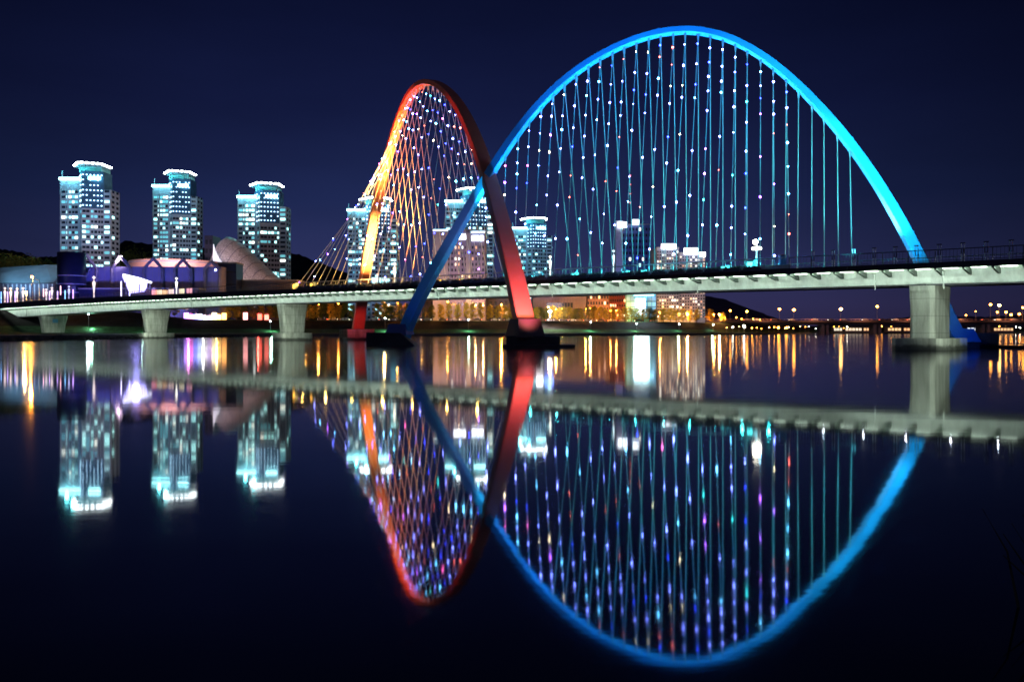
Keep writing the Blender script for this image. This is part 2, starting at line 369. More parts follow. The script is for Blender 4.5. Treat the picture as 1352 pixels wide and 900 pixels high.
# paired slim railing posts with dark caps on the right-hand part
m_wht = mat('white_post_paint', (.75, .75, .78), .35, scale=2)
for px in (1073, 1100, 1127, 1154, 1182, 1210, 1240, 1271, 1302, 1335, 1368):
    s = s_at(px, -.4); mb = MB()
    for d in (-.13, .13):
        mb.tube([axis(s+d, -.45, zd(s)), axis(s+d, -.45, zd(s)+.75)], .045, 6, 0); mb.tube([axis(s+d, -.45, zd(s)+.8), axis(s+d, -.45, zd(s)+1.2)], .05, 6, 1)
        mb.tube([axis(s+d, -.45, zd(s)+1.2), axis(s+d, -.45, zd(s)+1.75)], .04, 6, 0)
    mb.box(axis(s, -.45, zd(s)+1.76), (.44, .2, .09), ra, 1); mb.box(axis(s, -.45, zd(s)+.75), (.36, .14, .05), ra, 1)
    mb.build('twin_post', [m_wht, m_dark], bridge)

# piers
def pier(px, L0, L1, T0, T1, z0, foot=None, name='pier'):
    s = s_at(px, -5); c = axis(s, -5); ztop = zb(s)-.17
    def rect(L, T, z, ch=.35):
        pts = []
        for a, b2 in ((-L, -T+ch), (-L+ch, -T), (L-ch, -T), (L, -T+ch), (L, T-ch), (L-ch, T), (-L+ch, T), (-L, T-ch)):
            pts.append(axis(s, -5)+N*a+U*b2+Vector((0, 0, z)))
        return pts
    rings = [rect(L0/2, T0/2, z0), rect(L0/2*.5+L1/2*.5-.1, T0/2, z0+(ztop-z0)*.5), rect(L1/2-.1, T1/2, ztop-.8), rect(L1/2, T1/2, ztop-.5), rect(L1/2, T1/2, ztop)]
    mb = MB()
    for a, b2 in zip(rings, rings[1:]):
        for k in range(8): mb.quad(a[k], a[(k+1) % 8], b2[(k+1) % 8], b2[k])
    i = len(mb.v); mb.v += [tuple(v) for v in rings[-1]]; mb.f.append(tuple(range(i, i+8))); mb.m.append(0)
    o = mb.build('pier', m_conc, bridge)
    if foot:
        L, T, h = foot; r3 = [rect(L/2, T/2, -1, .5), rect(L/2, T/2, h, .5)]; m2 = MB()
        for k in range(8): m2.quad(r3[0][k], r3[0][(k+1) % 8], r3[1][(k+1) % 8], r3[1][k])
        i = len(m2.v); m2.v += [tuple(v) for v in r3[1]]; m2.f.append(tuple(range(i, i+8))); m2.m.append(0)
        m2.build('footing', m_conc, o)
    m3 = MB()
    for d in (-2.2, 2.2): m3.box(axis(s, -5+d, ztop), (.9, .9, .18), ra)
    m3.build('bearing', m_dark, o)
    # floodlight on the near shore side of the pier
    q = axis(s, -5, 0)
    return s, ztop
sPA, _ = pier(1228, 5.6, 5.8, 2.4, 2.5, 1.2, (9.0, 5.0, 1.25))
sPB, _ = pier(386, 5.0, 6.4, 2.2, 2.6, 1.6, (7.2, 5.2, 1.6))
sPC, _ = pier(206, 5.4, 7.4, 2.2, 2.6, 1.5, (8.4, 5.4, 1.5))
sPD, _ = pier(70, 6.6, 8.6, 2.6, 3.0, 1.2)
pier(-90, 6.6, 8.6, 2.6, 3.0, 1.0)
pier(1700, 5.6, 5.8, 2.4, 2.5, 1.2, (9.0, 5.0, 1.25))
# sign plate on the left pier
s = sPD; c = axis(s, -5)+N*(0)-U*0
m1 = MB(); a0 = axis(s+1.62, -4.2, 5.2); m1.box(axis(s+1.75, -5.2, 4.9), (.2, 1.7, 1.2), ra)
m1.build('notice_plate', mat('blue_notice', (.12, .35, .6), .4, scale=3), bridge)

# arches ------------------------------------------------------------
def catmull(pts, n):
    out = []
    for i in range(len(pts)-1):
        p0, p1, p2, p3 = pts[max(i-1, 0)], pts[i], pts[i+1], pts[min(i+2, len(pts)-1)]
        for k in range(n):
            t = k/n; out.append(.5*((2*p1)+(p2-p0)*t+(2*p0-5*p1+4*p2-p3)*t*t+(3*p1-p0-3*p2+p3)*t**3))
    out.append(pts[-1]); return out
class Arch:
    def __init__(s, A, B, pts, deg):
        s.A, s.B = Vector(A+(0,)), Vector(B+(0,)); s.d = (s.B-s.A); s.L = s.d.length; s.d.normalize(); s.n = Vector((s.d.y, -s.d.x, 0))
        if s.n.y > 0: s.n = -s.n               # faces the camera
        rr, zz = [], []
        for x, y in pts:
            r = s.r_at(x); q = s.A+s.d*r; rr.append(r); zz.append(H+(HY-y)/F*q.y)
        s.c = np.polyfit(rr, zz, deg); s.r0, s.r1 = rr[0], rr[-1]
        s.err = max(abs(np.polyval(s.c, r)-z) for r, z in zip(rr, zz))
    def r_at(s, px): k = (px-CX)/F; return (k*s.A.y-s.A.x)/(s.d.x-k*s.d.y)
    def z(s, r): return float(np.polyval(s.c, r))
    def pt(s, r): q = s.A+s.d*r; q.z = s.z(r); return q
    def tan(s, r): e = .05; return (s.pt(r+e)-s.pt(r-e)).normalized()
    def low(s, r): t = s.tan(r); m = s.n.cross(t); return m if m.z < 0 else -m       # towards the inside
blue = Arch((-14.6, 118.0), (53.5, 100.0), [(531,448),(549,406),(568,364),(587,332),(605,301),(623,270),(643,237),(657,213),(673,188),(701,150.5),(728,122),(759,96),(790,76),(820,61),(851,48.5),(881,41.5),(896,40.5),(926,41.5),(957,49),(990,64),(1020,85),(1050,111),(1081,141),(1111,174),(1141,215),(1171,262),(1193,302),(1216,345),(1243,400),(1264,444)], 10)
red = Arch((1.6, 104.0), (-34.5, 185.0), [(697,450),(691,422),(685,391),(679,360),(668,318),(655,273),(648,245),(640,216),(632,193),(618,163),(604,139),(588,118),(577,110),(567,107.5),(558,111),(547,120),(537,134),(524,165),(514,202),(502,252),(491,300),(483,358),(477,400),(471,445)], 10)
print('arch fit', blue.err, red.err)
def arch_mesh(A, ra_, rb_, n, wf, df, m_side, name, label):
    # arc-length even samples
    ts = [ra_+(rb_-ra_)*k/600 for k in range(601)]; ps = [A.pt(t) for t in ts]; cum = [0]
    for a, b2 in zip(ps, ps[1:]): cum.append(cum[-1]+(b2-a).length)
    smp = [float(np.interp(cum[-1]*k/n, cum, ts)) for k in range(n+1)]
    mb = MB(); prev = None
    for t in smp:
        p, lo = A.pt(t), A.low(t); w2, d2 = wf(t)/2, df(t)/2; ch = .12
        c = []
        for a, b2 in ((1, 1-ch), (1-ch, 1), (-1+ch, 1), (-1, 1-ch), (-1, -1+ch), (-1+ch, -1), (1-ch, -1), (1, -1+ch)):
            c.append(p+A.n*(a*w2)+lo*(b2*d2))
        if prev:
            for k in range(8): mb.quad(prev[k], prev[(k+1) % 8], c[(k+1) % 8], c[k])
        else:
            i = len(mb.v); mb.v += [tuple(v) for v in c]; mb.f.append(tuple(range(i, i+8))); mb.m.append(0)
        prev = c
    o = mb.build(name, m_side, bridge, label=label)
    for f in (.12, .24, .36, .5, .64, .76, .88):   # welded splice bands
        t = float(np.interp(cum[-1]*f, cum, ts)); m2 = MB(); pr = None
        for dt in (-.09, .09):
            p = A.pt(t)+A.tan(t)*dt; lo = A.low(t); w2, d2 = wf(t)/2+.015, df(t)/2+.015
            c = [p+A.n*w2+lo*d2, p-A.n*w2+lo*d2, p-A.n*w2-lo*d2, p+A.n*w2-lo*d2]
            if pr:
                for k in range(4): m2.quad(pr[k], pr[(k+1) % 4], c[(k+1) % 4], c[k])
            pr = c
        m2.build('splice_band', m_side, o)
    return o
m_blue = mat('blue_arch_paint', (.04, .42, .86), .55, scale=.25, var=.14)
m_red = mat('red_arch_paint', (.62, .17, .09), .5, scale=.25, var=.12)
wB = lambda t: 1.4+.9*(1-min(1, blue.z(t)/42))**1.1
dB = lambda t: .74+.75*(1-min(1, blue.z(t)/42))**1.0
wR = lambda t: 1.5+1.0*(1-min(1, red.z(t)/42))**.8
dR = lambda t: .85+.6*(1-min(1, red.z(t)/42))**1.0
arB = arch_mesh(blue, blue.r0, blue.r1, 120, wB, dB, m_blue, 'arch', 'blue arch')
arR = arch_mesh(red, red.r0, red.r1, 120, wR, dR, m_red, 'arch', 'red arch')

# arch feet: collars and footings
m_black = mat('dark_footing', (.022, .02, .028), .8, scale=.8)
def frust(c, ang, b, t, h, m=0, mb=None, sh=(0, 0)):
    mb = mb or MB(); c = Vector(c); ca, sa = math.cos(ang), math.sin(ang)
    def rc(sz, z, o=(0, 0)): return [c+Vector(((x+o[0])*ca-(y+o[1])*sa, (x+o[0])*sa+(y+o[1])*ca, z)) for x, y in ((-sz[0]/2, -sz[1]/2), (sz[0]/2, -sz[1]/2), (sz[0]/2, sz[1]/2), (-sz[0]/2, sz[1]/2))]
    return mb.hexa(rc(b, 0), rc(t, h, sh), m)
bang = math.atan2(blue.d.y, blue.d.x); rang = math.atan2(red.d.y, red.d.x)
p = P(693, 437, 104); p.z = 0
frust((p.x, p.y, 1.2), rang, (4.2, 3.6), (2.6, 3.0), 2.3).build('arch_collar', mat('dark_red_collar', (.05, .01, .015), .6), arR)
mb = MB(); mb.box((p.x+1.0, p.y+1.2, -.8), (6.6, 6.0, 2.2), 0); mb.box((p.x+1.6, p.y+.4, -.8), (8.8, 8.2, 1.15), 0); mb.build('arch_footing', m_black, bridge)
p = P(526, 437, 118)
mb = MB(); b4 = [(p.x-4.0, p.y-3.2, -.8), (p.x+3.6, p.y-3.4, -.8), (p.x+3.6, p.y+3, -.8), (p.x-4.0, p.y+3, -.8)]
t4 = [(p.x-4.0, p.y-3.2, 1.8), (p.x+.6, p.y-2.6, 1.75), (p.x+.6, p.y+2.6, 1.75), (p.x-4.0, p.y+3, 1.8)]
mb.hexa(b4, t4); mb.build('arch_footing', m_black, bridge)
frust((p.x+.2, p.y, 1.5), bang, (3.2, 3.0), (2.3, 2.7), 1.5).build('arch_collar', mat('dark_blue_collar', (.05, .09, .3), .6), arB)
p = P(470, 437, 185)
mb = MB(); mb.box((p.x+0, p.y+1, -.8), (8.2, 6.0, 3.2), rang); mb.box((p.x+2, p.y-3, -.8), (8.0, 3.0, 1.4), 0); mb.build('arch_footing', m_conc, bridge)
p = P(1264, 437, 100)
mb = MB(); mb.box((p.x+2.9, p.y+4.6, -.8), (6.6, 5.2, 2.6), 0); mb.box((p.x+.6, p.y+.3, -.8), (2.6, 3.4, 1.5), 0); mb.build('arch_footing', mat('wet_concrete', (.09, .10, .10), .8, scale=1), bridge)
frust((p.x+.9, p.y-.2, .72), bang, (2.7, 2.6), (2.5, 2.5), 1.6, sh=(-.7, 0)).build('arch_collar', m_blue, arB)

# hanger cables and the strings of LED bulbs on them
m_cab = mat('cable_sheath', (.8, .82, .82), .4, scale=3, var=.05); m_cab2 = mat('cable_sheath_dull', (.34, .38, .40), .5, scale=3, var=.05)
LEDC = {'white_blue': (.17, .22, 1.0), 'ice': (.12, .55, 1.0), 'blue': (.03, .05, 1.0), 'violet': (.36, .10, 1.0), 'magenta': (1.0, .12, .55), 'red': (1.0, .14, .10), 'teal': (.04, .75, .75), 'warm': (1.0, .8, .45)}
led_names = list(LEDC); led_m = [emit('led_'+k, LEDC[k], 72 if k in ('white_blue', 'ice', 'warm', 'violet') else 34) for k in led_names]
LED_W = {'blue': [.55, .16, .12, .09, .02, .02, .03, .01], 'red': [.52, .13, .17, .10, .02, .02, .02, .02]}
bulbs = []
class BulbPool:
    items = []
def bulb(p, r, fam, parent, force=None):
    k = force if force is not None else R.choices(range(8), LED_W[fam])[0]
    BulbPool.items.append((r/p.y, Vector(p), r, k, parent))
def cable(A, r, top_off, bot, rad, led=None):
    p0 = A.pt(r)+A.low(r)*top_off; d = Vector(bot)-p0; L = d.length
    mb = MB(); mb.tube([p0, bot], rad, 5, 0, False)
    mb.tube([p0, p0+d*(.9/L)], [.17, .07], 6, 0); mb.tube([Vector(bot)-d*(1.3/L), bot], [.08, .12], 6, 0)
    o = mb.build('cable', m_cab if A is red else m_cab2, bridge)
    if led:
        t = 1.1+R.uniform(0, .9); run = R.choice(LEDRUN)
        i = 0
        off = A.n*.12
        while t < L-1.5:
            big = R.random() < .86
            bulb(p0+d*(t/L)+off, (R.choice([.075, .095, .095, .115]) if big else .05)*(led[1]), led[0], o, None if big else R.choice([5, 5, 0, 7]))
            t += (R.uniform(1.5, 3.0) if i < 3 else R.choice([3.0, 4.4, 5.4, 6.4])*R.uniform(.85, 1.15))*led[2]; i += 1
    return o
LEDRUN = [0]
tops = [664,681,696,712,727.5,743,759,775,791,807.5,823,839.5,856,872,889,905,922.6,939,956,973,989,1007,1024,1041.5,1058,1076,1092,1110,1127]
for i, tx in enumerate(tops):
    r = blue.r_at(tx)
    if i >= 4:
        bx = tx+float(np.interp(i, [4,10,16,20,24,28], [28,14,0,-3,-5,-2])); s = s_at(bx, -9.4)
        cable(blue, r, dB(r)/2-.02, axis(s, -9.4, zd(s)), .05)
    if i <= 23:
        bx = tx+float(np.interp(i, [0,3,4,10,16,20,23], [0,-8,-12,-15,-17,-6,1])); s = s_at(bx, -.75)
        cable(blue, r, dB(r)/2-.02, axis(s, -.75, zd(s)), .042, ('blue', 1.0, 1.0))
# red arch: near-edge family carries the bulbs
rl, rr_ = red.r_at(508.5), red.r_at(641.5)
sl = s_at(389, -.75); n_red = 24; rlo = red.r_at(498); slo, shi = s_at(499, -9.4), s_at(712, -9.4)
for i in range(n_red):
    f = i/(n_red-1)
    r = rl+(rr_-rl)*f
    s = sl+2.5*i
    cable(red, r, dR(r)/2-.02, axis(s, -.75, zd(s)), .05 if i < 8 else .036, ('red', .85 if i < 8 else 1.0, 1.9 if i < 8 else .95))
    r2 = rlo+(rr_-rlo)*f; s2 = slo+(shi-slo)*f
    if i != 12: cable(red, r2+.15, dR(r2)/2-.02, axis(s2, -9.4, zd(s2)), .036)
# the bulbs: the hundred largest are sub-parts of their cable, the others one mass
BulbPool.items.sort(key=lambda t: -t[0])
ledmesh = {}
for sz, p, r, k, par in BulbPool.items[:100]:
    if k not in ledmesh: ledmesh[k] = MB().ball((0, 0, 0), 1, 0, 2).mesh('bulb', led_m[k], True)
    o = bpy.data.objects.new('bulb', ledmesh[k]); COL.objects.link(o); o.parent = par; o.location = p-bridge.location-par.location; o.scale = (r, r, r)
rest = MB()
for sz, p, r, k, par in BulbPool.items[100:]: rest.ball(p, r, k, 1)
o = rest.build('bulb', led_m, bridge, True); o['kind'] = 'stuff'
print('bulbs', len(BulbPool.items))

# floodlights of the arches ------------------------------------------
m_hous = mat('lamp_housing', (.35, .45, .5), .4, scale=3)
m_lcyan = emit('floodlight_cyan', (.1, .95, 1.0), 5); m_lor = emit('floodlight_amber', (1.0, .5, .06), 6)
fl_places = [(758, 'c'), (851, 'c'), (957, 'c'), (992, 'C'), (826, 'c'), (706, 'c'), (571, 'c'), (583, 'o'), (608, 'o'), (438, 'o'), (413, 'O'), (390, 'O'), (478, 'o')]
cnt = 0
for px, k in sorted(fl_places):
    cnt += 1
    s = s_at(px, -1.2); c = axis(s, -1.2, zd(s)); h = 1.5 if k in 'CO' else .8; wd = 1.0 if k in 'CO' else .8
    colr = 'cyan' if k in 'cC' else 'amber'
    t = thing('floodlight', f'{ordinal(cnt)} box floodlight from the left on the bridge deck, glowing {colr}', 'floodlight', c, 'floodlights on the bridge deck')
    MB().box(c, (wd, .7, h*.8), ra).build('housing', m_hous, t)
    MB().box(c+Vector((0, 0, h*.8+.001)), (wd*1.15, .85, .1), ra).build('rim', m_hous, t)
    MB().box(c+N*.352+Vector((0, 0, .1)), (wd*.7, .02, h*.6), ra).build('lens', m_lcyan if colr == 'cyan' else m_lor, t)
# big drum beside the end of the light railing
s = s_at(1033, -.9); c = axis(s, -1.0, zd(s))
t = thing('cable_drum', 'tall blue cylinder cabinet standing at the end of the lit railing', 'cabinet', c)
MB().lathe(c, [(.4, 0), (.42, .05), (.42, 1.55), (.0, 1.55)], 20).build('body', mat('blue_cabinet', (.08, .3, .6), .4, scale=3), t, True)
MB().lathe(c+Vector((0, 0, 1.552)), [(.46, 0), (.46, .07), (.2, .14), (0, .15)], 20).build('lid', m_dark, t)

CY, BL, AZ = (.08, .78, 1.0), (.0, .42, 1.0), (.0, .36, 1.0)
def aim(A, px): return A.pt(A.r_at(px))
# blue arch: banks of floods on the deck, plus two at the leg bases
def deckp(px, n, dz=1.0): s = s_at(px, n); return axis(s, n, zd(s)+dz)
E = 1.0
for px, tx, n, en, col, ang in ((700, 690, 9, 26000, AZ, 50), (790, 770, 10, 36000, AZ, 50), (880, 860, 11, 42000, AZ, 50), (960, 960, 11, 42000, AZ, 50), (1040, 1060, 9, 40000, CY, 45),
                                (1110, 1150, 5, 30000, CY, 50)):
    light('SPOT', deckp(px, n, .6), en*E*1.45, col, aim(blue, tx), .4, ang, .8, 'arch_floodlight')
for px, tx, en in ((720, 700, 9000), (800, 790, 15000), (880, 870, 17000), (960, 960, 17000), (1030, 1040, 15000), (1100, 1110, 13000), (1165, 1160, 9000)):
    light('SPOT', deckp(px, -4, .8), en*E*1.3, CY, aim(blue, tx), .4, 60, .8, 'arch_floodlight')
light('SPOT', deckp(640, 12, 3), 34000, CY, aim(blue, 638), .3, 19, 1, 'arch_floodlight')
light('SPOT', aim(blue, 1175)+Vector((-5.5, 1.2, -12)), 60000, (1, 1, 1), aim(blue, 1180), .3, 26, 1, 'arch_floodlight')
light('SPOT', deckp(1158, -5.5, 1.5), 9000, CY, aim(blue, 1198), .3, 46, 1, 'arch_floodlight')
light('SPOT', (47, 84, 1.5), 1900, (.01, .12, 1.0), aim(blue, 1255), .3, 36, .8, 'arch_floodlight')
light('SPOT', P(548, 450, 108), 220, (.01, .10, 1.0), aim(blue, 560), .3, 55, .8, 'arch_floodlight')
light('SPOT', P(600, 452, 106), 250, (.02, .25, 1.0), aim(blue, 600), .3, 40, .8, 'arch_floodlight')
# red arch
def rp(px, z=10.0): q = red.A+red.d*red.r_at(px); return Vector((q.x, q.y, z))
light('SPOT', rp(516), 620000, (1.0, .56, .12), red.pt(red.r_at(497)), .4, 48, .9, 'arch_floodlight')
light('SPOT', rp(536), 600000, (1.0, .50, .10), red.pt(red.r_at(512)), .4, 40, .9, 'arch_floodlight')
light('SPOT', rp(505), 300000, (1.0, .66, .16), red.pt(red.r_at(488)), .4, 60, .9, 'arch_floodlight')
light('SPOT', rp(545), 800000, (1.0, .50, .08), red.pt(red.r_at(518)), .4, 42, .9, 'arch_floodlight')
light('SPOT', rp(526), 420000, (1.0, .52, .10), red.pt(red.r_at(504)), .4, 36, 1, 'arch_floodlight')
light('SPOT', deckp(500, 6, .5), 80000, (1.0, .06, .03), red.pt(red.r_at(618)), .4, 40, .9, 'arch_floodlight')
light('SPOT', rp(552), 160000, (1.0, .22, .03), red.pt(red.r_at(560)), .4, 60, .9, 'arch_floodlight')
light('SPOT', deckp(470, 8, .5), 170000, (1.0, .10, .02), red.pt(red.r_at(530)), .4, 38, .9, 'arch_floodlight')
light('SPOT', deckp(585, -2, .5), 30000, (1.0, .05, .03), red.pt(red.r_at(622)), .4, 45, .9, 'arch_floodlight')
light('SPOT', deckp(595, 3, .5), 9000, (1.0, .35, .35), red.pt(red.r_at(652)), .4, 40, .9, 'arch_floodlight')
light('SPOT', P(722, 450, 97), 17000, (1.0, .22, .50), red.pt(red.r_at(684)), .3, 36, .9, 'arch_floodlight')
light('SPOT', P(712, 430, 99.0), 4500, (1.0, .40, .30), red.pt(red.r_at(689)), .3, 60, .9, 'arch_floodlight')
light('SPOT', P(455, 444, 170), 3000, (1.0, .10, .14), red.pt(red.r_at(474)), .3, 40, .9, 'arch_floodlight')
# cables: wash of the string-lit planes
light('SPOT', deckp(860, 14, 3), 26000, (.05, .75, 1.0), Vector((22, 112, 22)), .5, 70, 1, 'cable_floodlight')
light('SPOT', deckp(392, 4, 1), 22000, (1.0, .50, .10), Vector((-33, 158, 16)), .3, 60, 1, 'cable_floodlight')
light('SPOT', deckp(425, 5, 1), 110000, (1.0, .50, .14), Vector((-22, 150, 17)), .5, 60, 1, 'cable_floodlight')
for px in (700, 735, 770, 805, 840, 875, 910, 945, 980, 1015): light('POINT', deckp(px, -1.8, .5), 1000, (.05, .9, 1.0), None, .2, name='rail_fill')  # fill points added to brighten the railing, without fittings
for px in (400, 430, 465, 505, 545, 590, 630): light('POINT', deckp(px, -2.0, .7), 520, (1.0, .55, .10), None, .2, name='rail_fill')
for px in (1087, 1140, 1196, 1255, 1318): light('POINT', deckp(px, -1.5, .12), 70, (.8, .85, 1.0), None, .1, name='rail_fill')  # low unseen fill added so the white twin posts show
# pier floods
for s, en in ((sPA, 3600), (sPB, 4600), (sPC, 5600), (sPD, 5000)):
    c = axis(s, -5)
    light('SPOT', c+N*9+U*9+Vector((0, 0, 1.2)), en, (.86, 1.0, .80), c+Vector((0, 0, 4.2)), .5, 55, .8, 'pier_floodlight')

# ------------------------------------------------------------------ buildings
def wx(px, D): return (px-CX)/F*D
def wz(py, D): return H+(HY-py)/F*D
m_win = mat('dark_glass', (.02, .03, .05), .15, scale=1, spec=.8)
W_CY = [emit('window_cyan_a', (.45, 1, .95), 3.0), emit('window_cyan_b', (.55, 1, 1), 1.8), emit('window_cyan_c', (.2, .75, .85), .7), emit('window_pale', (.95, 1, .85), 3.2)]
W_WM = [emit('window_warm_a', (1, .78, .5), 1.2), emit('window_warm_b', (1, .9, .75), .9), emit('window_warm_c', (1, .6, .35), .45), emit('window_white', (.9, 1, .95), 1.4)]
class Face:
    """one facade: a corner, a direction along the wall and an outward normal; windows are shallow framed boxes on it"""
    def __init__(s, c, u, n): s.c, s.u, s.n = Vector(c), Vector(u).normalized(), Vector(n).normalized()
    def pane(s, a, z, w_, h, m, off=.02, th=.10, mb=None):
        mb = mb or MB(); p = s.c+s.u*a+Vector((0, 0, z)); q = p+s.u*w_
        o0, o1 = s.n*off, s.n*(off+th)
        mb.hexa([p+o1, q+o1, q+o0, p+o0], [v+Vector((0, 0, h)) for v in (p+o1, q+o1, q+o0, p+o0)], m); return mb
def towers(px0, px1, ytop, D, label, seed, lit, idx):
    rr = random.Random(seed)
    zb0 = 6.5; x0 = wx(px0, D); W = min(wx(px1, D), wx(px1, D+9))-x0; top = wz(ytop, D); Hh = top-zb0
    t = thing('apartment_tower', label, 'tower', (x0+W/2, D, zb0), 'high-rise apartment towers')
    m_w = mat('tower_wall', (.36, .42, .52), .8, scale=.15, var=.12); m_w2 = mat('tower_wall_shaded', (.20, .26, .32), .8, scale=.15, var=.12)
    m_g = mat('tower_glazing', (.05, .12, .22), .25, scale=.3); m_rim = emit('crown_light', (.86, .97, 1.0), 22); m_rim2 = emit('ledge_light', (.35, .95, 1.0), 11)
    # left wing, core turned on its corner, right wing
    lw0, lw1 = x0, x0+W*.40; zl = zb0+Hh*.905
    rw0, rw1 = x0+W*.80, x0+W; zr = zb0+Hh*.84
    MB().box(((lw0+lw1)/2, D+6, zb0), (lw1-lw0, 12, zl-zb0)).build('left_wing', m_w, t)
    MB().box(((rw0+rw1)/2, D+4, zb0), (rw1-rw0, 10, zr-zb0)).build('right_wing', m_w, t)
    # core: pentagonal plan with the corner towards the river
    ca, cb, cc = Vector((x0+W*.30, D+4, 0)), Vector((x0+W*.50, D-5, 0)), Vector((x0+W*.86, D-1, 0))
    plan = [ca, cb, cc, Vector((x0+W*.86, D+8.5, 0)), Vector((x0+W*.30, D+8.5, 0))]
    mb = MB(); zc = zb0+Hh*.955
    for z0, z1, k in ((zb0, zb0+Hh*.72, 0), (zb0+Hh*.72, zc, 1)):
        for i in range(5):
            a, b2 = plan[i], plan[(i+1) % 5]; mb.quad(a+Vector((0,0,z0)), b2+Vector((0,0,z0)), b2+Vector((0,0,z1)), a+Vector((0,0,z1)), k)
    i = len(mb.v); mb.v += [(p.x, p.y, zc) for p in plan]; mb.f.append(tuple(range(i, i+5))); mb.m.append(0)
    mb.build('core', [m_w, m_g], t)
    # crown: recessed drum and the overhanging roof slab with its rim of lamps
    cx = x0+W*.56
    MB().box((cx+W*.02, D+5, zc), (W*.44, 10, Hh*.034)).build('penthouse', mat('penthouse_wall', (.25, .6, .62), .6, scale=.3), t)
    rim = [Vector((x0+W*.24, D+2, 0)), Vector((x0+W*.50, D-7.5, 0)), Vector((x0+W*.84, D-3, 0)), Vector((x0+W*.84, D+9, 0)), Vector((x0+W*.26, D+9, 0))]
    m2 = MB(); i = 0; m2.v = [(p.x, p.y, zc+Hh*.034) for p in rim]+[(p.x, p.y, zc+Hh*.034+.6) for p in rim]
    m2.f = [(4,3,2,1,0), (5,6,7,8,9)]+[(k, (k+1) % 5, 5+(k+1) % 5, 5+k) for k in range(5)]; m2.m = [0]*7
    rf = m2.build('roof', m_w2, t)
    m3 = MB()
    for a, b2 in ((rim[4], rim[0]), (rim[0], rim[1]), (rim[1], rim[2]), (rim[2], rim[3])):
        L = (b2-a).length; n = max(2, int(L/2.2))
        for k in range(n):
            q = a+(b2-a)*((k+.5)/n); m3.ball((q.x, q.y-.3, zc+Hh*.034+1.0), .62, 0, 1, (2.1, .8, .7))
    m3.build('crown_lamps', m_rim, rf)
    m4 = MB(); m4.box(((lw0+x0+W*.36)/2, D-.5, zl+.004), (x0+W*.36-lw0+.8, 1.0, 1.3)); m4.build('ledge_lamp', m_rim2, t)
    m5 = MB(); m5.box((x0+W*.70, D-3.3, zb0+Hh*.90), (W*.26, .5, 1.7), .1); m5.build('ledge_lamp', m_rim2, t)
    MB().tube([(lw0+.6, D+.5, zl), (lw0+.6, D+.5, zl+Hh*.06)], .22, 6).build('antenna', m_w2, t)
    # windows
    pool = Pool('window', t, [m_win]+W_CY)
    fl = 2.75; nf = int((zl-zb0-6)/fl)
    faces = []
    fL = Face((lw0, D, 0), (1, 0, 0), (0, -1, 0)); faces.append((fL, lw1-lw0-1.2, nf, [(.06, .20), (.32, .10), (.46, .12), (.63, .13), (.79, .15)], lit, 1))
    dd = cb-ca; faces.append((Face(ca, dd, (dd.y, -dd.x, 0)), dd.length, int((zc-zb0)/fl)-1, [(.12, .28), (.55, .30)], .12, 0))
    dd = cc-cb; faces.append((Face(cb, dd, (dd.y, -dd.x, 0)), dd.length, int((zc-zb0)/fl)-1, [(.04, .15), (.21, .15), (.43, .10), (.58, .13), (.75, .10), (.88, .09)], lit*.42, 2))
    fR = Face((x0+W*.86, D-1, 0), (1, 0, 0), (0, -1, 0)); faces.append((fR, W*.14, int((zr-zb0-2)/fl), [(.12, .72)], lit*.85, 3))
    faces.append((Face((rw1, D-1, 0), (0, 1, 0), (1, 0, 0)), 10, int((zr-zb0-2)/fl), [(.12, .25), (.6, .25)], lit*.3, 4))
    for fc, L, nfl, cols, lf, kind in faces:
        run = 0
        for k in range(nfl):
            z = zb0+4+k*fl
            if kind in (0, 2) and z > zb0+Hh*.72-1: continue
            band = kind == 2 and abs(z-(zb0+Hh*.33)) < 2.4
            p = lf*rr.choice([.35, 1, 1.5])
            for a, w_ in cols:
                on = rr.random() < p
                mi_ = rr.choice([1, 1, 2, 2, 3, 3, 3, 4]) if on else 0
                h = 1.35
                if band: mi_ = rr.choice([1, 2, 3, 2]); h = 2.4
                if mi_ == 3 and not on: mi_ = 2
                pool.add(fc.pane(a*L, z, w_*L, h, mi_), (1 if on else 0)+w_*.3)
    # right wing windows sit on its own plane
    pool.finish()
    # spark lights on the glazed upper core
    sp = MB(); msp = emit('facade_spark', (.45, .75, 1.0), 5)
    for i, (a, b2, nc) in enumerate(((ca, cb, 3), (cb, cc, 6))):
        d = b2-a
        for r_ in range(7):
            for c_ in range(nc):
                if rr.random() < .12: continue
                q = a+d*((c_+.5)/nc); z = zb0+Hh*.735+r_*Hh*.032
                sp.box((q.x, q.y-.35, z), (.6, .3, .5))
    o = sp.build('spark_lights', msp, t)
    # belt round the mid storeys
    m6 = MB()
    dd = cc-cb; nn = Vector((dd.y, -dd.x, 0)).normalized()
    for z in (zb0+Hh*.33-1.9, zb0+Hh*.33+3.3):
        p0, p1 = cb, cc; m6.hexa([p0+nn*.7+Vector((0,0,z)), p1+nn*.7+Vector((0,0,z)), p1+nn*.01+Vector((0,0,z)), p0+nn*.01+Vector((0,0,z))], [v+Vector((0,0,z+.6)) for v in (p0+nn*.7, p1+nn*.7, p1+nn*.01, p0+nn*.01)])
    m6.build('belt_course', m_w, t)
    # corner fins
    m7 = MB()
    for px_ in (lw0+.2, lw0+(lw1-lw0)*.36, rw1-.3): m7.box((px_, D-.25 if px_ < rw0 else D-1.25, zb0), (.5, .5, (zl if px_ < rw0 else zr)-zb0))
    m7.build('corner_fin', m_w, t)
    light('SPOT', (x0+W*.3, D-75, 22), 72000, (.28, .66, 1.0), (x0+W*.5, D, zb0+Hh*.55), 2, 62, .5, 'facade_floodlight')
    light('POINT', (x0+W*.2, D-4, zl+3), 2600, (.15, .9, 1), None, 1.0, name='crown_floodlight')
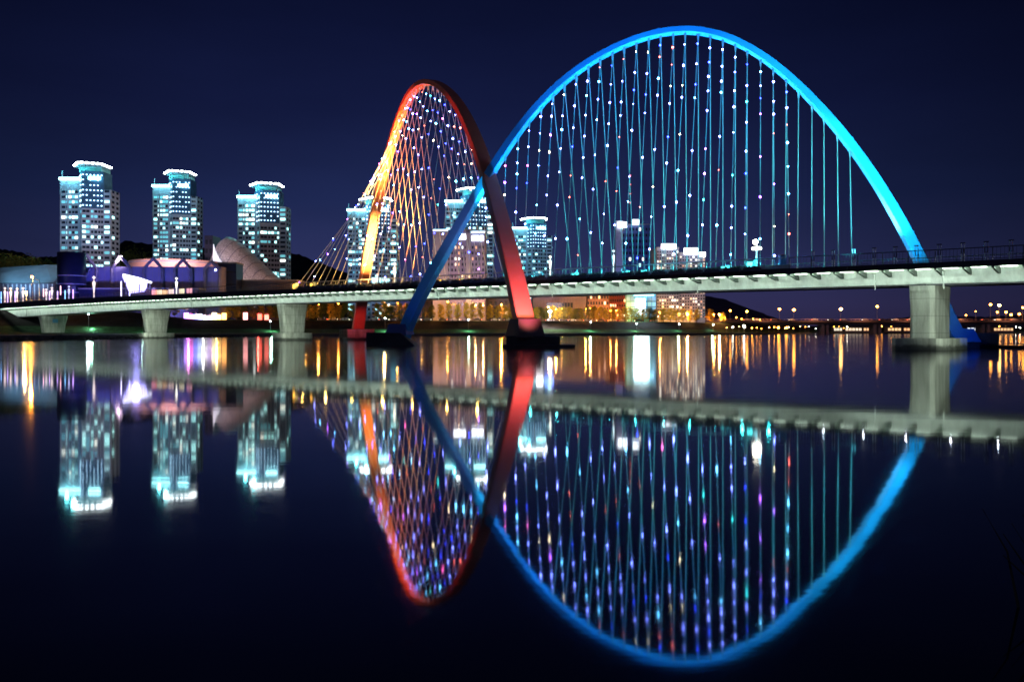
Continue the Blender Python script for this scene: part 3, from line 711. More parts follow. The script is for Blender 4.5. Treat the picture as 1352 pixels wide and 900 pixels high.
    light('POINT', (x0+W*.42, D-9, zc+1.2), 3000, (.2, .95, 1), None, 1.0, name='crown_floodlight')
towers(80, 158, 218, 450, 'leftmost apartment tower with bright crown and glowing windows, behind the blue drum tower', 3, .62, 0)
towers(202, 268, 228, 520, 'apartment tower with a lit crown behind the round pink drum hall', 5, .58, 1)
towers(314, 384, 244, 500, 'apartment tower with a lit crown behind the mesh shell roof', 9, .52, 2)
towers(459, 527, 263, 560, 'apartment tower seen through the red arch behind its glowing orange leg', 11, .4, 3)
towers(588, 652, 250, 590, 'apartment tower behind the point where the arches cross and the pale store block', 13, .5, 4)
towers(676, 729, 289, 640, 'smallest farthest apartment tower, right of the red arch leg', 17, .5, 5)

def block(name, label, cat, px0, px1, ytop, D, depth, wall, rows, cols, lit, wins, z0=6.5, h=.5, w_=.55, zbot=2.5, ztopm=1.0, roofl=None, group=None, seed=1, edge=True):
    rr = random.Random(seed); x0, x1 = wx(px0, D), wx(px1, D); top = wz(ytop, D)
    t = thing(name, label, cat, ((x0+x1)/2, D, z0), group)
    MB().box(((x0+x1)/2, D+depth/2, z0), (x1-x0, depth, top-z0)).build('wall', wall, t)
    if edge: MB().box(((x0+x1)/2, D+depth/2, top+.003), (x1-x0+.5, depth+.5, .7)).build('parapet', mat('roof_edge', (.25, .25, .28), .8), t)
    pool = Pool('window', t, [m_win]+wins)
    fc = Face((x0, D, 0), (1, 0, 0), (0, -1, 0)); L = x1-x0; ph = (top-ztopm-z0-zbot)/max(rows, 1)
    for r_ in range(rows):
        for c_ in range(cols):
            on = rr.random() < lit
            pool.add(fc.pane(L*(c_+(1-w_)/2)/cols, z0+zbot+ph*(r_+(1-h)/2), L*w_/cols, ph*h, rr.randint(1, len(wins)) if on else 0), 1 if on else 0)
    if rows: pool.finish()
    return t, x0, x1, top
def emis_panel(t, name, px0, px1, y0, y1, D, m, th=.5, label=None):
    x0, x1, za, zb_ = wx(px0, D), wx(px1, D), wz(y1, D), wz(y0, D)
    return MB().box(((x0+x1)/2, D-th/2-.01, za), (x1-x0, th, zb_-za)).build(name, m, t, label=label)
m_pale = mat('pale_facade', (.28, .28, .38), .8, scale=.2, var=.15); m_lilac = mat('lilac_facade', (.24, .22, .38), .8, scale=.2)
m_grey = mat('grey_facade', (.08, .08, .12), .85, scale=.2); m_brick = mat('brick_facade', (.16, .035, .035), .85, scale=.8)
m_sign = emit('sign_white', (.85, .92, 1.0), 5); m_signb = emit('sign_blue', (.12, .25, 1.0), 4); m_strip2 = emit('roof_strip', (.6, .9, 1), 3)
# department store seen between the arches
t, x0, x1, top = block('department_store', 'pale lilac store block with two bright sign bands, between the arch legs', 'building', 572, 640, 305, 430, 30, m_lilac, 11, 15, .22, W_WM, zbot=8, w_=.42, seed=4, ztopm=7)
emis_panel(t, 'sign', 599, 615.5, 309, 316, 430, m_sign); emis_panel(t, 'sign', 623, 638.5, 311, 318, 430, m_sign); emis_panel(t, 'roof_light', 572, 591, 303, 305, 430, m_strip2)
emis_panel(t, 'roof_light', 622, 640, 305.5, 307.5, 430, m_strip2)
MB().box((wx(582, 430), 428.6, 6.5), (wx(592, 430)-wx(572.5, 430), 2.6, wz(306, 430)-6.5)).build('stair_bay', m_pale, t)
MB().box((wx(618.5, 430), 428.6, 6.5), (wx(6, 430)-wx(0, 430), 2.6, wz(308, 430)-6.5)).build('stair_bay', m_pale, t)
light('SPOT', (wx(606, 380), 380, 16), 42000, (.85, .72, 1.0), (wx(606, 430), 430, 34), 2, 75, .6, 'facade_floodlight')
# low halls under the deck line
block('exhibition_hall', 'long low dim hall behind the trees between the arch legs', 'building', 560, 672, 392, 455, 40, m_grey, 2, 16, .08, W_WM, z0=6.8, seed=5)
t, *_ = block('exhibition_hall', 'pale pinkish ribbed hall right of the red arch foot', 'building', 704, 774, 384, 450, 40, mat('pink_grey_facade', (.09, .085, .15), .85, scale=.25), 1, 1, 0, W_WM, z0=6.8, seed=5, w_=.5, h=.2)
mb = MB()
for k in range(18): mb.box((wx(706+k*3.9, 450), 449.9, 7), (.35, .2, 12.5))
mb.build('wall_rib', m_grey, t)
emis_panel(t, 'sign', 708, 717, 376, 385.5, 447, m_sign); emis_panel(t, 'sign', 719, 731, 376, 385.5, 447, m_signb)
light('AREA', (wx(735, 425), 420, 14), 3000, (1, .75, .85), (wx(735, 450), 450, 12), 12, name='facade_floodlight')
block('office_block', 'dark office block with brown panels just left of the brick building', 'building', 775, 804, 386, 452, 25, mat('brown_facade', (.16, .10, .12), .85), 4, 8, .12, W_WM, z0=6.8, seed=6)
block('brick_building', 'dark red brick building beside the bright glass building', 'building', 805, 826, 378, 460, 25, m_brick, 6, 7, .1, W_WM, z0=6.8, seed=7)
# bright glass building
t, x0, x1, top = block('glass_building', 'blue glass building with a blazing white entrance screen', 'building', 827, 866, 374, 455, 25, mat('blue_glass_wall', (.15, .5, .7), .2, scale=.3), 6, 7, .95, [emit('glass_glow', (.25, .7, .95), .5), emit('glass_glow_dim', (.2, .5, .8), .3)], z0=6.8, w_=.85, h=.75, seed=8)
emis_panel(t, 'screen', 839, 852, 394, 416, 455, emit('screen_white', (.72, .95, 1.0), 3), .6); emis_panel(t, 'sign', 837, 863, 386, 390.5, 455, emit('screen_teal', (.35, .85, 1.0), 3), .8)
light('AREA', (wx(846, 448), 446, 16), 9000, (.7, .95, 1), (wx(846, 430), 425, 6), 8, name='screen_glow')
# apartment pair, seen above and below the deck
for px0, px1, yt, sgn, lab, sd in ((867, 896, 328, [(873, 893, 322, 329)], 'apartment block with warm windows and a lit roof sign, next to the glass building', 21), (897, 931, 335, [(903, 921, 327.5, 336)], 'right one of the paired apartment blocks, with lit roof signs', 22)):
    t, *_ = block('apartment_block', lab, 'building', px0, px1, yt, 480, 22, m_pale, 21, 9 if px0 < 890 else 10, .33, W_WM+[W_CY[3]], z0=6.5, seed=sd, zbot=3)
    for a in sgn: emis_panel(t, 'roof_sign', *a, 478, m_sign, 1.0)
emis_panel(t, 'roof_sign', 923.5, 931, 333, 339, 477, m_sign, 1.0)
light('SPOT', (wx(900, 430), 425, 10), 36000, (.9, .82, 1.0), (wx(900, 480), 480, 30), 2, 70, .6, 'facade_floodlight')
# blue tower with signs and the mast behind it
t, x0, x1, top = block('office_tower', 'blue-lit office tower with two white roof signs', 'tower', 821, 860, 297, 620, 22, mat('navy_facade', (.06, .10, .30), .5, scale=.3), 16, 9, .04, W_CY, seed=31)
MB().box((wx(817, 618), 618, 6.5), (wx(9, 618)-wx(0, 618), 6, wz(292, 618)-6.5)).build('stair_tower', mat('white_slab', (.6, .6, .68), .7), t)
emis_panel(t, 'roof_sign', 816, 828, 293, 300.5, 614, m_sign); emis_panel(t, 'roof_sign', 835, 843.5, 290, 297, 616, m_sign)
light('SPOT', (wx(835, 560), 560, 14), 60000, (.15, .3, 1.0), (wx(838, 620), 620, 55), 2, 80, .6, 'facade_floodlight')
D = 900; t = thing('radio_mast', 'slim lattice mast with red lamps rising behind the blue office tower', 'mast', (wx(832, D), D, 6))
xm = wx(832, D); mb = MB()
for a in range(3):
    dx, dy = 2*math.cos(a*2.09), 2*math.sin(a*2.09); mb.tube([(xm+dx, D+dy, 6), (xm+dx*.3, D+dy*.3, wz(230, D))], .3, 4)
for k in range(20):
    z = 10+k*8; f = 1-.7*z/wz(230, D)
    if z < wz(235, D): mb.tube([(xm-2*f, D, z), (xm+2*f, D, z+4)], .2, 4)
mb.build('lattice', m_grey, t)
for y in (232, 244, 256, 268): MB().ball((xm, D-1, wz(y, D)), .9, 0, 1).build('beacon', emit('beacon_red', (1, .1, .08), 3), t)

# ------------------------------------------------------------------ left: exhibition complex
m_blueh = mat('blue_wall', (.20, .22, .50), .7, scale=.15, var=.15); m_navy = mat('navy_panel', (.012, .02, .07), .35, scale=.4)
m_glassr = mat('roof_glass', (.22, .30, .34), .4, scale=.2, var=.2); m_frame = mat('truss_paint', (.24, .25, .40), .6, scale=.5)
D = 400
t = thing('exhibition_hall', 'grey hall with sloping glazed roof at the left edge', 'building', (wx(30, D), D, 6.5))
xa, xb = wx(-60, D), wx(69, D)
MB().box(((xa+xb)/2, D+15, 6.5), (xb-xa, 26, wz(374, D)-6.5)).build('wall', m_grey, t)
mb = MB(); za, zr_ = wz(373.5, D)+.01, wz(346.5, D)
mb.hexa([(xa-.5, D-.5, za), (xb+.5, D-.5, za), (xb+.5, D+28.5, za), (xa-.5, D+28.5, za)], [(xa-.5, D+13, zr_-2.5), (wx(40, D), D+13, zr_), (xb+.5, D+16, zr_), (xa-.5, D+16, zr_-2.5)])
mb.build('roof', m_glassr, t)
mb = MB()
for k in range(22):
    x = xa+(xb-xa)*(k+.5)/22; mb.box((x, D+1.9, 6.5), (.5, .2, wz(374.5, D)-6.5))
mb.build('facade_fin', mat('fin_paint', (.4, .4, .45), .6), t)
D = 372; cx = wx(85.5, D); rad = wx(17.5, D)-wx(0, D)
t = thing('drum_tower', 'dark blue cylindrical tower with pale ring bands', 'tower', (cx, D+rad, 6.5))
tp = wz(332, D); rad = (wx(17.5, D)-wx(0, D))
c = (cx, D+rad, 6.5); MB().lathe(c, [(rad, 0), (rad, tp-6.5), (0, tp-6.5)], 28).build('wall', m_navy, t, True)
mr_ = mat('ring_band', (.30, .34, .55), .5)
for k in range(5): MB().lathe(c, [(rad+.02, 5+k*3.8), (rad+.3, 5.1+k*3.8), (rad+.3, 5.4+k*3.8), (rad+.02, 5.5+k*3.8)], 28).build('ring_band', mr_, t)
D = 385
t = thing('exhibition_hall', 'long blue-violet lit hall with a row of gable trusses', 'building', (wx(200, D), D, 6.5))
xa, xb = wx(103, D), wx(292, D); tw_ = wz(352, D)
MB().box(((xa+xb)/2, D+14, 6.5), (xb-xa, 28, tw_-6.5)).build('wall', m_blueh, t)
for a, ap, b2, ya in ((103, 115, 129, 335), (149, 160.5, 174, 337.5), (191, 204, 215.5, 340.5), (232, 243, 253.5, 342), (271, 280.5, 291, 344.5)):
    mb = MB(); r_ = .75
    pA, pB, pT = Vector((wx(a, D), D-1.2, tw_-1)), Vector((wx(b2, D), D-1.2, tw_-1)), Vector((wx(ap, D), D-1.2, wz(ya+1, D)))
    for u, v in ((pA, pT), (pT, pB), (Vector((pA.x, D-1.2, 7)), pA), (Vector((pB.x, D-1.2, 7)), pB)): mb.tube([u, v], r_, 4)
    if a == 103:
        mid = (pA.z+7)/2
        for u, v in ((Vector((pA.x, D-1.3, mid)), Vector((pT.x+2, D-1.3, pA.z))), (Vector((pA.x, D-1.3, mid)), Vector((pT.x+2, D-1.3, 7.5)))): mb.tube([u, v], .5, 4)
    mb.build('gable_truss', m_frame, t)
mb = MB()
for k in range(24): mb.box((xa+(xb-xa)*(k+.5)/24, D-.06, 6.6), (.18, .1, tw_-7))
mb.build('wall_seam', m_frame, t)
D = 410; t = thing('drum_hall', 'round pinkish drum-shaped hall behind the gable trusses', 'building', (wx(205, D), D+30, 6.5))
c = (wx(208, D), D+24, 6.5); rad = wx(60, D+24)-wx(0, D+24)
mb = MB(); mb.lathe(c, [(rad, 0), (rad, wz(343, D)-6.5), (rad*.97, wz(341, D)-6.5), (0, wz(339.5, D)-6.5)], 48)
m_pink = mat('pink_render', (.62, .36, .36), .8, scale=.12, var=.1); mb.build('wall', m_pink, t, True)
MB().lathe(c, [(rad+.08, wz(345, D)-6.5), (rad+.16, wz(344.6, D)-6.5), (rad+.16, wz(344, D)-6.5), (rad+.08, wz(343.6, D)-6.5)], 48).build('cornice', m_frame, t)
for k in range(14):
    a = -math.pi/2+(k-2)*.085
    MB().ball((c[0]+math.cos(a)*(rad+.4), c[1]+math.sin(a)*(rad+.4), wz(357+(k % 3), D)), .28, 0, 1).build('wall_lamp', W_WM[0], t)
light('AREA', (wx(200, 380), 392, wz(352, D)+1.5), 24000, (1.0, .66, .60), (wx(205, 420), 420, 36), 40, name='roof_floodlight', sy=3)
light('SPOT', (wx(170, 350), 345, 14), 38000, (.22, .22, 1.0), (wx(190, 385), 385, 22), 1, 110, .6, 'wall_floodlight')
light('SPOT', (wx(112, 350), 348, 14), 22000, (.15, .12, 1.0), (wx(105, 385), 385, 26), 1, 70, .6, 'wall_floodlight')
light('SPOT', (wx(30, 360), 352, 22), 34000, (.75, .9, 1.0), (wx(25, 400), 412, 28), 1, 90, .6, 'wall_floodlight')
light('SPOT', (wx(60, 370), 372, 18), 14000, (.6, .4, 1.0), (wx(60, 400), 405, 32), 1, 60, .6, 'wall_floodlight')
# shell roof
D = 440; t = thing('shell_roof_hall', 'tilted mesh-clad shell roof with a white lit mouth', 'building', (wx(320, D), D, 6.5))
def shell(px, f):  # profile height at column px, f across the depth (0 front, 1 back)
    pts = [(281, 352), (283, 328), (287, 314), (294, 309.5), (303, 313), (315, 322), (330, 337), (348, 354), (368, 371)]
    return wz(float(np.interp(px, [p[0] for p in pts], [p[1] for p in pts])), D)
mb = MB(); prev = None; cols = 40; segs = 16; base = wz(374, D)
for i in range(cols+1):
    px = 281+(370-281)*i/cols; top = shell(px, 0); cur = []
    wdt = 16*math.sqrt(max(.02, 1-((px-292)/80)**2)) if px > 292 else 15
    for j in range(segs+1):
        a = math.pi*j/segs; cur.append(Vector((wx(px, D)-(.18*(top-base)*(1-math.sin(a))), D+10-math.cos(a)*wdt, base+(top-base)*math.sin(a)**.8)))
    if prev:
        for j in range(segs): mb.quad(prev[j], cur[j], cur[j+1], prev[j+1])
    prev = cur
m_shell, nt, b = _new('mesh_cladding')
b.inputs['Roughness'].default_value = .45; b.inputs['Metallic'].default_value = 0
tc = nt.nodes.new('ShaderNodeTexCoord'); vv = nt.nodes.new('ShaderNodeTexVoronoi'); vv.feature = 'DISTANCE_TO_EDGE'; vv.inputs['Scale'].default_value = .9
nt.links.new(tc.outputs['Object'], vv.inputs['Vector']); rp = nt.nodes.new('ShaderNodeValToRGB')
rp.color_ramp.elements[0].position = .02; rp.color_ramp.elements[0].color = (.34, .34, .40, 1); rp.color_ramp.elements[1].position = .09; rp.color_ramp.elements[1].color = (.66, .65, .72, 1)
nt.links.new(vv.outputs[0], rp.inputs['Fac']); nt.links.new(rp.outputs['Color'], b.inputs['Base Color'])
mb.build('roof', m_shell, t, True)
mb = MB()
pts = [(281.5, 322), (283.5, 330), (288, 339), (294.5, 350), (294.5, 356), (281, 356)]
q = [P(x, y, D-7) for x, y in pts]; n6 = len(q); mb.v = [tuple(v) for v in q]+[(v.x, v.y+1, v.z) for v in q]
mb.f = [tuple(range(n6)), tuple(range(n6, 2*n6))[::-1]]+[(k, n6+k, n6+(k+1) % n6, (k+1) % n6) for k in range(n6)]; mb.m = [0]*(n6+2)
mb.build('lit_mouth', emit('mouth_glow', (.82, .85, 1.0), .95), t)
# lattice ribs lying over the shell
mb = MB()
for k in range(7):
    px = 296+k*10.5; line = []
    for j in range(1, 9):
        a = math.pi*j/segs; px2 = px+j*1.6
        if px2 > 369: break
        top = shell(px2, 0); wdt = 16*math.sqrt(max(.02, 1-((px2-292)/80)**2))
        line.append(Vector((wx(px2, D)-(.18*(top-base)*(1-math.sin(a))), D+10-math.cos(a)*wdt-.15, base+(top-base)*math.sin(a)**.8+.1)))
    if len(line) > 1: mb.tube(line, .16, 4)
mb.build('roof_rib', m_frame, t)
MB().box((wx(325, D), D+10, 6.5), (wx(86, D)-wx(0, D), 26, base-6.5)).build('wall', m_grey, t)
light('SPOT', (wx(350, 415), 404, base-8), 130000, (1.0, .93, .92), (wx(352, D), D, base+4), 1, 75, .8, 'shell_floodlight')
light('SPOT', (wx(300, 400), 385, 30), 150000, (.78, .80, 1.0), (wx(312, D), D, 42), 1, 60, .8, 'shell_floodlight')
block('office_block', 'dark navy slab block directly left of the shell roof', 'building', 270, 281, 311, 450, 12, m_navy, 9, 2, .02, W_CY, seed=41, edge=False)
block('kiosk_building', 'small dark blue banded block in front of the shell roof', 'building', 288, 312, 348, 392, 10, m_navy, 4, 1, 0, W_CY, w_=.96, h=.12, seed=42)
block('low_pavilion', 'low dark pavilion strip between the shell hall and the orange cables', 'building', 314, 392, 371, 400, 14, m_grey, 1, 16, .3, W_WM, seed=43)
block('low_pavilion', 'low dark pavilion in front of the long blue hall', 'building', 104, 262, 382, 372, 8, m_navy, 1, 26, .3, W_WM+[emit('shop_magenta', (1, .3, .6), .9)], seed=44)

# ------------------------------------------------------------------ illuminated figures and bars
def lamp_figure(px, y0, y1, D, label, s=1.0, group=None, col='fig'):
    m_fig = emit('figure_glow_'+col, {'fig': (1, .82, .85), 'white': (1, .97, .85), 'blue': (.55, .6, 1)}[col], 1.5 if col != 'white' else 2.4)
    zb_, z1 = wz(y1, D), wz(y0, D); h = z1-zb_; c = Vector((wx(px, D), D, zb_))
    t = thing('light_sculpture', label, 'lamp', c, group)
    MB().lathe(c, [(.20*s, -.3), (.13*s, .02*h), (.10*s, .2*h), (.16*s, .34*h), (.26*s, .52*h), (.36*s, .66*h), (.30*s, .72*h), (.07*s, .76*h), (.06*s, .86*h)], 12).build('body', m_fig, t, True)
    MB().lathe(c, [(.07*s, .861*h), (.36*s, .90*h), (.40*s, .92*h), (.2*s, .96*h), (0, h)], 12).build('cap', m_fig, t, True)
    return t
for k, (px, a, b2) in enumerate(((6.5, 379, 398), (14, 379.5, 398), (22.5, 380, 397.5), (30.5, 379, 398), (61, 381, 395), (68.5, 379, 393))):
    D = axis(s_at(px, -4), -4).y
    lamp_figure(px, a, b2, D, f'{ordinal(k+1)} glowing pinkish light sculpture from the left on the bridge approach', 1.15, 'light sculptures on the bridge approach')
for px, a, b2, n, lab, s_, cc_ in ((124, 364, 393, -6, 'tall twisting white light sculpture in front of the blue hall', 1.3, 'fig'), (91, 377, 394, -6, 'bluish light sculpture beside the dark drum tower', .9, 'blue'), (233, 366, 387, -6, 'white light sculpture lamp between the white wing and the shell roof', .9, 'white'),
                            (521, 346, 373, -7, 'white light sculpture right of the glowing orange arch leg', .75, 'white'), (726.5, 337, 364, -7, 'bright white light sculpture beside the red arch leg', .55, 'white'), (810, 329, 358, -7, 'white figure-like light sculpture under the blue arch', .5, 'fig')):
    D = axis(s_at(px, n), n).y; lamp_figure(px, a, b2, D, lab, s_, None, cc_)
for k, (px, a, b2, cc_) in enumerate(((1.5, 385, 401, (.2, .45, 1)), (10, 385, 400, (.6, .4, 1)), (20, 384, 399, (.5, .4, 1)), (57.5, 381, 392, (.9, .5, .6)), (65.5, 384, 397, (.75, .5, 1)), (76, 384, 396, (.6, .4, 1)), (80, 377, 389, (.9, .5, .6)), (86, 383, 396, (.25, .6, 1)), (96.5, 382, 395, (.7, .4, 1)), (160, 371, 391, (.75, .7, 1)), (171, 370, 391, (.6, .6, 1)))):
    D = axis(s_at(px, -1), -1).y; c = Vector((wx(px, D), D, wz(b2, D)-.4))
    t = thing('light_bar', f'{ordinal(k+1)} upright neon light bar from the left, {["blue","violet","violet","pink","lilac","violet","pink","blue","lilac","pale lilac","pale blue"][k]}', 'lamp', c, 'neon bars on the bridge approach')
    h = wz(a, D)-c.z
    MB().lathe(c, [(.22, 0), (.22, .35)], 8).build('base', m_dark, t); MB().lathe(c, [(.13, .351), (.15, .5), (.15, h-.2), (.06, h)], 8).build('tube', emit(f'neon_{k}', cc_, 3), t)
# winged illumination
D = axis(s_at(182, -5), -5).y-2; c = P(182, 390, D)
t = thing('wing_illumination', 'big blazing white and blue wing-shaped light display', 'light display', c)
mw = emit('wing_glow', (.50, .46, 1.0), 2.2); mw2 = emit('wing_edge', (.9, .9, 1), 3)
for k in range(9):
    a = P(163.5+k*3.6, 363.8+k*.95, D); b2 = P(172+k*2.2, 387.5-k*.3, D+1)
    MB().tube([a, (a+b2)/2+Vector((.2, 0, -.2)), b2], [.55, .42, .15], 6).build('feather', mw, t)
MB().tube([P(162.5, 362.5, D-.3), P(182, 367.5, D-.3), P(200, 373, D-.3)], [.3, .4, .3], 6).build('leading_edge', mw2, t)
for px in (166, 184, 198): MB().tube([P(px, 372, D), P(px, 393, D)], .14, 6).build('mast', m_rail, t)
light('POINT', P(180, 375, D-6), 2500, (.35, .32, 1.0), None, 1, name='display_glow')
# festival kiosks on the left
for k, (px, D, cc_, cn) in enumerate(((204, 352, (1, .35, .3), 'red'), (211, 352, (1, .85, .6), 'cream'), (218, 352, (1, .6, .35), 'amber'), (226, 352, (1, .75, .7), 'pink'), (240, 352, (1, .9, .6), 'cream-lit'), (250, 352, (.9, .4, .5), 'rose'))):
    ss_ = s_at(px, -6); c = axis(ss_, -6, zd(ss_)); x, D, z = c.x, c.y, c.z
    h = R.uniform(1.3, 2.2)
    t = thing('festival_tent', f'small {cn} lit festival tent {["beside the wing display","second right of the wing display","third right of the wing display","left of the white lamp sculpture","right of the white lamp sculpture","last before the drum hall ends"][k]}', 'tent', (x, D, z), 'festival tents behind the bridge')
    MB().box((x, D, z), (1.0, 1.1, h)).build('wall', emit('tent_'+cn, cc_, 1.2), t)
    frust((x, D, z+h+.002), 0, (1.3, 1.4), (.1, .1), .7).build('roof', mat('tent_roof', (.5, .4, .42), .7), t)
# lit stalls on the embankment seen below the deck
stall = [(246, 'violet', (.45, .25, 1)), (252, 'magenta', (1, .25, .8)), (258, 'blue', (.25, .3, 1)), (264, 'pale blue', (.6, .7, 1)), (271, 'white', (1, .95, 1)), (277, 'lilac', (.8, .6, 1)), (283, 'cream', (1, .85, .5)), (289, 'amber', (1, .65, .2)), (296, 'orange', (1, .45, .12)), (324, 'pink', (1, .4, .4)), (343, 'red', (1, .12, .08)), (352, 'scarlet', (1, .2, .15))]
for k, (px, cn, cc_) in enumerate(stall):
    D, zt_ = crest(px); D += 9; x = wx(px, D); h = 2.0+R.uniform(-.5, 1.6)
    t = thing('market_stall', f'small market stall glowing {cn} on the embankment under the left spans', 'stall', (x, D, zt_), 'glowing stalls on the embankment')
    MB().box((x, D, zt_), (1.5, 1.6, h)).build('counter', emit('stall_'+cn, cc_, 6 if cn not in ('red', 'scarlet', 'pink') else 4), t)
    frust((x, D, zt_+h+.002), 0, (1.9, 2.2), (.3, .3), .8).build('awning', mat('awning', (.3, .2, .25), .8), t)
    if k % 3 == 1: light('POINT', (x, D-2.5, zt_+2), 900, cc_, None, .4, name='stall_glow')

# ------------------------------------------------------------------ lamps
LC = {'orange': (1, .34, .04), 'amber': (1, .50, .13), 'white': (1, .93, .75), 'cool': (.75, .95, 1.0), 'green': (.6, 1, .8)}
m_pole = mat('lamp_pole', (.18, .18, .2), .5, metal=.4)
def street_lamp(px, py, D, z0, col, rad, label, group, power=0, strength=14, double=False):
    rad *= .62; strength *= 3.4; power *= 9
    c = Vector((wx(px, D), D, z0)); z = wz(py, D)
    t = thing('street_lamp', label, 'street lamp', c, group)
    MB().tube([(c.x, D, z0), (c.x, D, z+.25)], [.12, .07], 5).build('pole', m_pole, t)
    MB().ball((c.x, D-.35, z), rad, 0, 2, (1, 1, .8)).build('globe', emit('lamp_'+col, LC[col], strength), t, True)
    MB().tube([(c.x, D, z+.2), (c.x, D-.5, z+rad*.9)], .07, 4).build('arm', m_pole, t)
    if power: light('POINT', (c.x, D-1.2, z-.3-rad), power, LC[col], None, .4, name='street_lamp_light')
rowl = [(405,405,'orange',.5),(421,402,'orange',.4),(447,401,'orange',.55),(508,396,'amber',.5),(525,400,'orange',.85),(557,405,'orange',.4),(591.5,398.6,'orange',.8),(628,403,'amber',.75),(637.5,403,'amber',.75),(662,402,'orange',.85),(724,405.5,'amber',.9),(734,408,'orange',.75),(741,407.5,'orange',.9),
        (773,408,'orange',.85),(779,406.6,'orange',.7),(806,410,'orange',.65),(813.5,410,'orange',.75),(823,409,'orange',.75),(862,413,'white',1.15),(871,412,'orange',.8),(896,414,'orange',.95),(907,414,'amber',1.1),(918,416,'orange',.9),(930,418,'orange',.8),(942,415,'orange',1.0),(949.5,415,'amber',1.1)]
for k, (px, py, cl, rd) in enumerate(rowl):
    D, z0 = crest(px); D += 8+(k % 3)*2
    street_lamp(px, py, D, z0+.1, cl, rd*.8, f'{ordinal(k+1)} {cl if cl != "amber" else "amber"} street lamp from the left along the tree-lined embankment', 'street lamps along the embankment', 1500*rd, 16)
street_lamp(726, 411, 396, 7, 'white', 1.3, 'large brilliant white lamp among the trees right of the red arch foot', 'street lamps along the embankment', 2500, 16)
far = [(964,410,.9),(986,411,1.1),(972,419,.6),(957,420,.6),(979,421,.6),(994,421,.5),(1003,422,.5),(1029,408,1.1),(1048,409,1.3),(1110,408,1.45),(1158,404.6,1.1),(1307.5,402,1.1),(1319,403,1.4),(1328,412,1.0),(1334.6,415.5,1.0),(1316.5,412,.8),(1345.5,414.6,1.0),(1350,406,.9),(1275,416,.6),(1288,411,.45)]
DR = lambda px: 600
bz = lambda px: wz(423.0, 600)
for k, (px, py, rd) in enumerate(sorted(far)):
    zz = bz(px) if px > 955 else 7
    street_lamp(px, py, 604, zz, 'orange' if rd < 1.35 else 'amber', rd*1.2, f'{ordinal(k+1)} orange street lamp from the left on the far road bridge', 'street lamps on the far road bridge', 0, 16)
k = 0
shorel = [(1027.5,432.5,1.7),(1038,432.5,1.7),(982,430,1.4)]
px = 958
while px < 1352:
    if not (1205 < px < 1250): shorel.append((px+R.uniform(-2, 2), R.uniform(430.5, 434), R.choice([.45, .6, .8, 1.0])))
    px += R.uniform(5, 9)
for k, (px, py, rd) in enumerate(sorted(shorel)):
    D = shore_at(px)[1]+7
    street_lamp(px, py, D, 1.2, R.choice(['orange', 'orange', 'amber', 'white']) if rd < 1.5 else 'orange', rd*.62, f'{ordinal(k+1)} small shore lamp from the left below the far road bridge', 'small lamps along the far shore', 0, 12)
# path lamps with their pools of light on the grass
for k, (px, py, yb, pw_) in enumerate(((508.5, 420, 434, 1500), (618.5, 422, 434.5, 1500), (780, 425, 434.5, 1500), (840.5, 427, 434.5, 1100), (896.5, 427.5, 434.5, 700), (941.5, 428.5, 434.5, 900), (357, 424, 432, 1300), (189, 413, 432, 2600), (711, 433, 435, 1100), (117, 413, 436, 1500))):
    D = shore_at(px)[1]+shore_at(px)[2]+.5; z0 = 1.5
    if px == 189: D = shore_at(px)[1]+70
    if px == 117: D = 300; z0 = 1.4
    cl = 'cool' if px != 189 else 'green'
    street_lamp(px, py, D, z0, cl, 1.0 if px == 117 else (.55 if px == 189 else .4), f'{ordinal([357,508.5,618.5,711,780,840.5,896.5,941.5].index(px)+1)} cool white path lamp from the left on the lower bank' if px not in (189, 117) else ('greenish lamp beside the second concrete pier' if px == 189 else 'dazzling blue-white floodlamp between the two left piers'), 'path lamps on the lower bank', 0, 20)
    light('POINT', (wx(px, D), D+2.2, z0+2.0), pw_*1.6, (.35, 1, .62), None, .3, name='path_lamp_light')
# bridge lamp with two crowns of globes
px = 999; n = -5; D = axis(s_at(px, n), n).y; z0 = zd(s_at(px, n)); c = Vector((wx(px, D), D, z0))
t = thing('bridge_lamp', 'white lamp post with one globe above a ring of globes, near the drum cabinet', 'street lamp', c)
MB().tube([c, (c.x, D, wz(329, D))], [.12, .09], 8).build('pole', m_wht, t)
MB().ball((c.x-.15, D, wz(319.5, D)), .30, 0, 2).build('globe', emit('lamp_white', LC['white'], 16), t, True)
for a in range(8):
    an = a*2*math.pi/8; MB().ball((c.x+.46*math.cos(an), D+.46*math.sin(an), wz(328, D)), .19, 0, 2).build('globe', emit('lamp_soft_white', (1, .95, .85), 4), t, True)
MB().tube([(c.x, D, wz(330, D)), (c.x, D, wz(321, D))], .05, 6).build('stem', m_wht, t)
light('POINT', (c.x, D-.8, wz(324, D)), 260, (1, .95, .8), None, .3, name='bridge_lamp_light')
street_lamp(43, 365.5, 318, 7, 'orange', .75, 'single orange lamp in front of the glazed hall roof', 'lamps at the left halls', 1500, 16)
street_lamp(35, 386, 300, 7, 'amber', .7, 'yellow lamp among the pinkish light sculptures', 'lamps at the left halls', 600, 14)
t = thing('signal_pole', 'plain grey pole in front of the glazed hall', 'pole', P(52, 398, 300))
MB().tube([P(52, 398, 300), P(52, 369, 300)], [.2, .12], 6).build('post', m_wht, t); MB().tube([P(52, 370, 300), P(44, 367, 300)], .1, 5).build('arm', m_wht, t)

